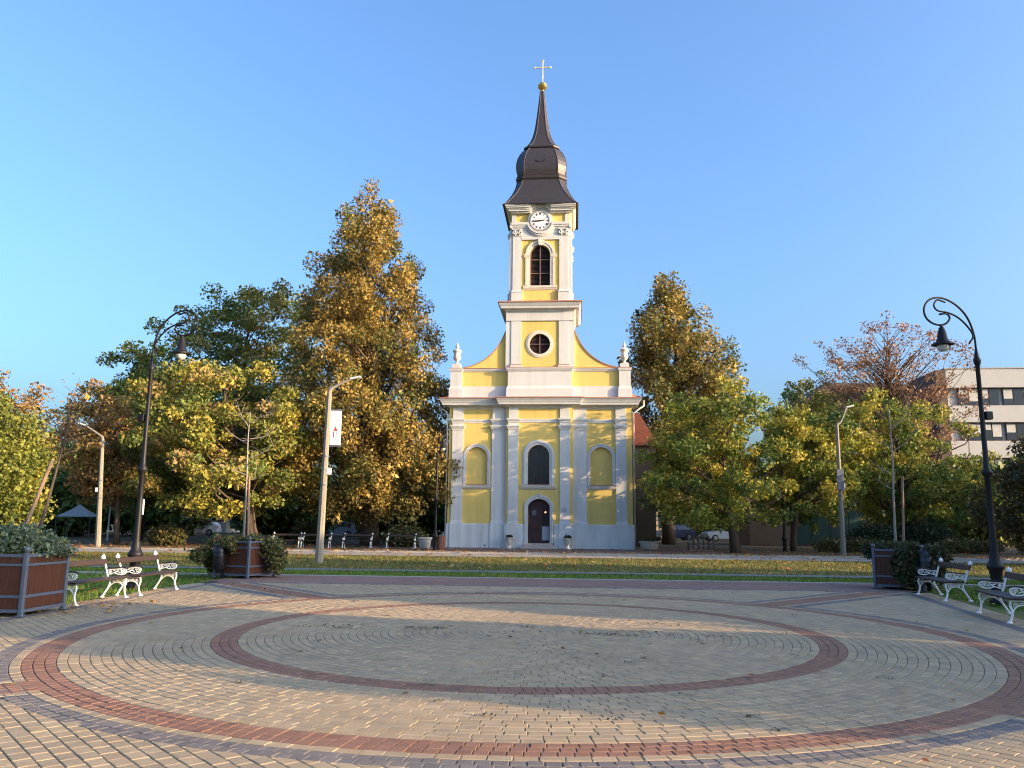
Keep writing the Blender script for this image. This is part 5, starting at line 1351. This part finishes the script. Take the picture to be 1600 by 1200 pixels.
sapling('thin bare sapling in the shaded right planter', [(10.28, 21.9, 0.95), (10.32, 21.9, 2.4), (10.37, 21.9, 3.7), (10.35, 21.9, 4.8)],
        [[(10.34, 21.9, 3.0), (9.9, 21.8, 3.2), (9.5, 21.7, 3.5)], [(10.36, 21.9, 3.6), (10.75, 21.8, 3.9), (11.0, 21.7, 4.3)], [(10.36, 21.9, 3.7), (9.9, 21.9, 3.95), (9.5, 21.9, 4.2)], [(10.35, 21.9, 4.2), (10.7, 21.9, 4.5), (10.9, 21.9, 4.8)], [(10.33, 21.9, 2.6), (10.1, 21.9, 2.7), (9.95, 21.9, 2.85)]], 'palebark', BRL, 0, 3)
stake('brown stake beside the thin right sapling', (10.40, 21.7, 0.95), (10.50, 21.7, 2.95))

# ================================================================== GRASS AND FALLEN LEAVES (stuff)
def blades(name, label, region, n, h, cols, seed):
    rs = np.random.RandomState(seed)
    pts = []
    u0, u1, v0, v1 = region
    U = rs.uniform(u0, u1, n); V_ = rs.uniform(v0, v1, n)
    X = PC.x + eu.x * U + ev.x * V_; Y = PC.y + eu.y * U + ev.y * V_
    hh = h * rs.uniform(0.5, 1.3, n); an = rs.uniform(0, 6.28, n); wd_ = 0.006 + 0.0007 * Y / 2
    dx, dy = np.cos(an) * wd_, np.sin(an) * wd_
    tx, ty = rs.normal(size=n) * h * 0.4, rs.normal(size=n) * h * 0.4
    VV = np.empty((n, 3, 3), np.float32)
    VV[:, 0] = np.stack([X - dx, Y - dy, np.full(n, -0.05)], 1); VV[:, 1] = np.stack([X + dx, Y + dy, np.full(n, -0.05)], 1); VV[:, 2] = np.stack([X + tx, Y + ty, -0.05 + hh], 1)
    me = bpy.data.meshes.new(name)
    me.vertices.add(3 * n); me.vertices.foreach_set('co', VV.ravel())
    me.loops.add(3 * n); me.loops.foreach_set('vertex_index', np.arange(3 * n, dtype=np.int32))
    me.polygons.add(n); me.polygons.foreach_set('loop_start', np.arange(0, 3 * n, 3, dtype=np.int32)); me.polygons.foreach_set('loop_total', np.full(n, 3, np.int32))
    c = palette(rs, n, cols)
    patch = (0.85 + 0.3 * (np.sin(U * 0.9 + seed) * np.cos(V_ * 1.3) * 0.5 + 0.5))
    c = c * rs.uniform(0.75, 1.25, (n, 1)) * patch[:, None]
    at = me.attributes.new('Col', 'FLOAT_COLOR', 'POINT'); cc = np.ones((n, 3, 4), np.float32); cc[:, :, :3] = c[:, None, :]
    at.data.foreach_set('color', cc.ravel())
    me.update(); me.validate(); me.materials.append(M['leaf'])
    o = bpy.data.objects.new(name, me); COL.objects.link(o)
    return tag(o, label, 'grass', kind='stuff')
GR = [((0.10, 0.19, 0.022), 4), ((0.15, 0.22, 0.028), 3), ((0.07, 0.14, 0.018), 2)]
GB = [((0.12, 0.135, 0.028), 4), ((0.19, 0.14, 0.045), 4), ((0.09, 0.12, 0.025), 3), ((0.24, 0.15, 0.05), 1)]
blades('grass', 'green lawn behind the left benches', (-19, -9.1, -2, 11.4), 26000, 0.075, GR, 1)
blades('grass', 'green lawn behind the right benches', (9.6, 18, 2, 11.4), 16000, 0.075, GR, 2)
blades('grass', 'green grass strip between plaza and footpath', (-22, 22, 11.62, 14.5), 24000, 0.07, GR, 3)
blades('grass', 'patchy brown and green grass between footpath and road', (-32, 32, 15.5, 26.2), 60000, 0.07, GB, 4)

def fallen(name, label, spots, leaf, pal, seed):
    rs = np.random.RandomState(seed)
    P = []
    for (u0, u1, v0, v1, n, z) in spots:
        U = rs.uniform(u0, u1, n); V_ = rs.uniform(v0, v1, n)
        P.append(np.stack([PC.x + eu.x * U + ev.x * V_, PC.y + eu.y * U + ev.y * V_, np.full(n, z) + rs.uniform(0.004, 0.03, n)], 1))
    P = np.concatenate(P); n = len(P)
    me = leaf_mesh(name, P, leaf, (palette(rs, n, pal) * rs.uniform(0.7, 1.3, (n, 1))).astype(np.float32), rs, upbias=3.5)
    o = bpy.data.objects.new(name, me); COL.objects.link(o)
    return tag(o, label, 'leaves', kind='stuff')
FL = [((0.40, 0.22, 0.06), 3), ((0.30, 0.15, 0.06), 3), ((0.46, 0.30, 0.09), 2), ((0.45, 0.13, 0.04), 1)]
fallen('fallen_leaves', 'fallen brown and yellow leaves along the road and under the trees', [(-40, 40, 29.3, 31.2, 3600, 0.05), (-40, 40, 31.2, 45, 5000, 0.0), (-30, 30, 16, 26, 1100, -0.01), (-20, 20, 26.3, 29.5, 500, -0.03), (-18, -9, 0, 11, 260, 0.0), (9.5, 16, 2, 11, 160, 0.0)], 0.12, FL, 31)
fallen('scattered_leaves', 'few orange leaves scattered on the plaza pavers', [(-8, 8, -8, 8, 70, 0.006), (-8.3, -6, 2.0, 8, 40, 0.006), (-9, -7.3, 1.0, 3.2, 170, 0.004)], 0.055, FL, 32)

WD = [((0.06, 0.075, 0.025), 3), ((0.05, 0.05, 0.03), 2)]
rw = np.random.RandomState(5)
wp = []
for k in range(46):                       # small weeds and dirt tufts lodged in the paver joints
    a = rw.uniform(0, 2 * PI); rd = CW * rw.randint(4, 60)
    u, v = rd * math.cos(a), rd * math.sin(a)
    ln = rw.uniform(0.05, 0.22)
    wp.append((u - ln / 2, u + ln / 2, v - 0.012, v + 0.012, 14, 0.0))
for k in range(12):
    u = rw.uniform(-4.2, 3.5); v = rw.uniform(-0.35, 0.25); ln = rw.uniform(0.12, 0.4)
    wp.append((u - ln, u + ln, v - 0.02, v + 0.02, 40, 0.0))
o = fallen('joint_weeds', 'small dark weeds and dirt lodged in the plaza paver joints', wp, 0.026, WD, 51)
o['category'] = 'weeds'
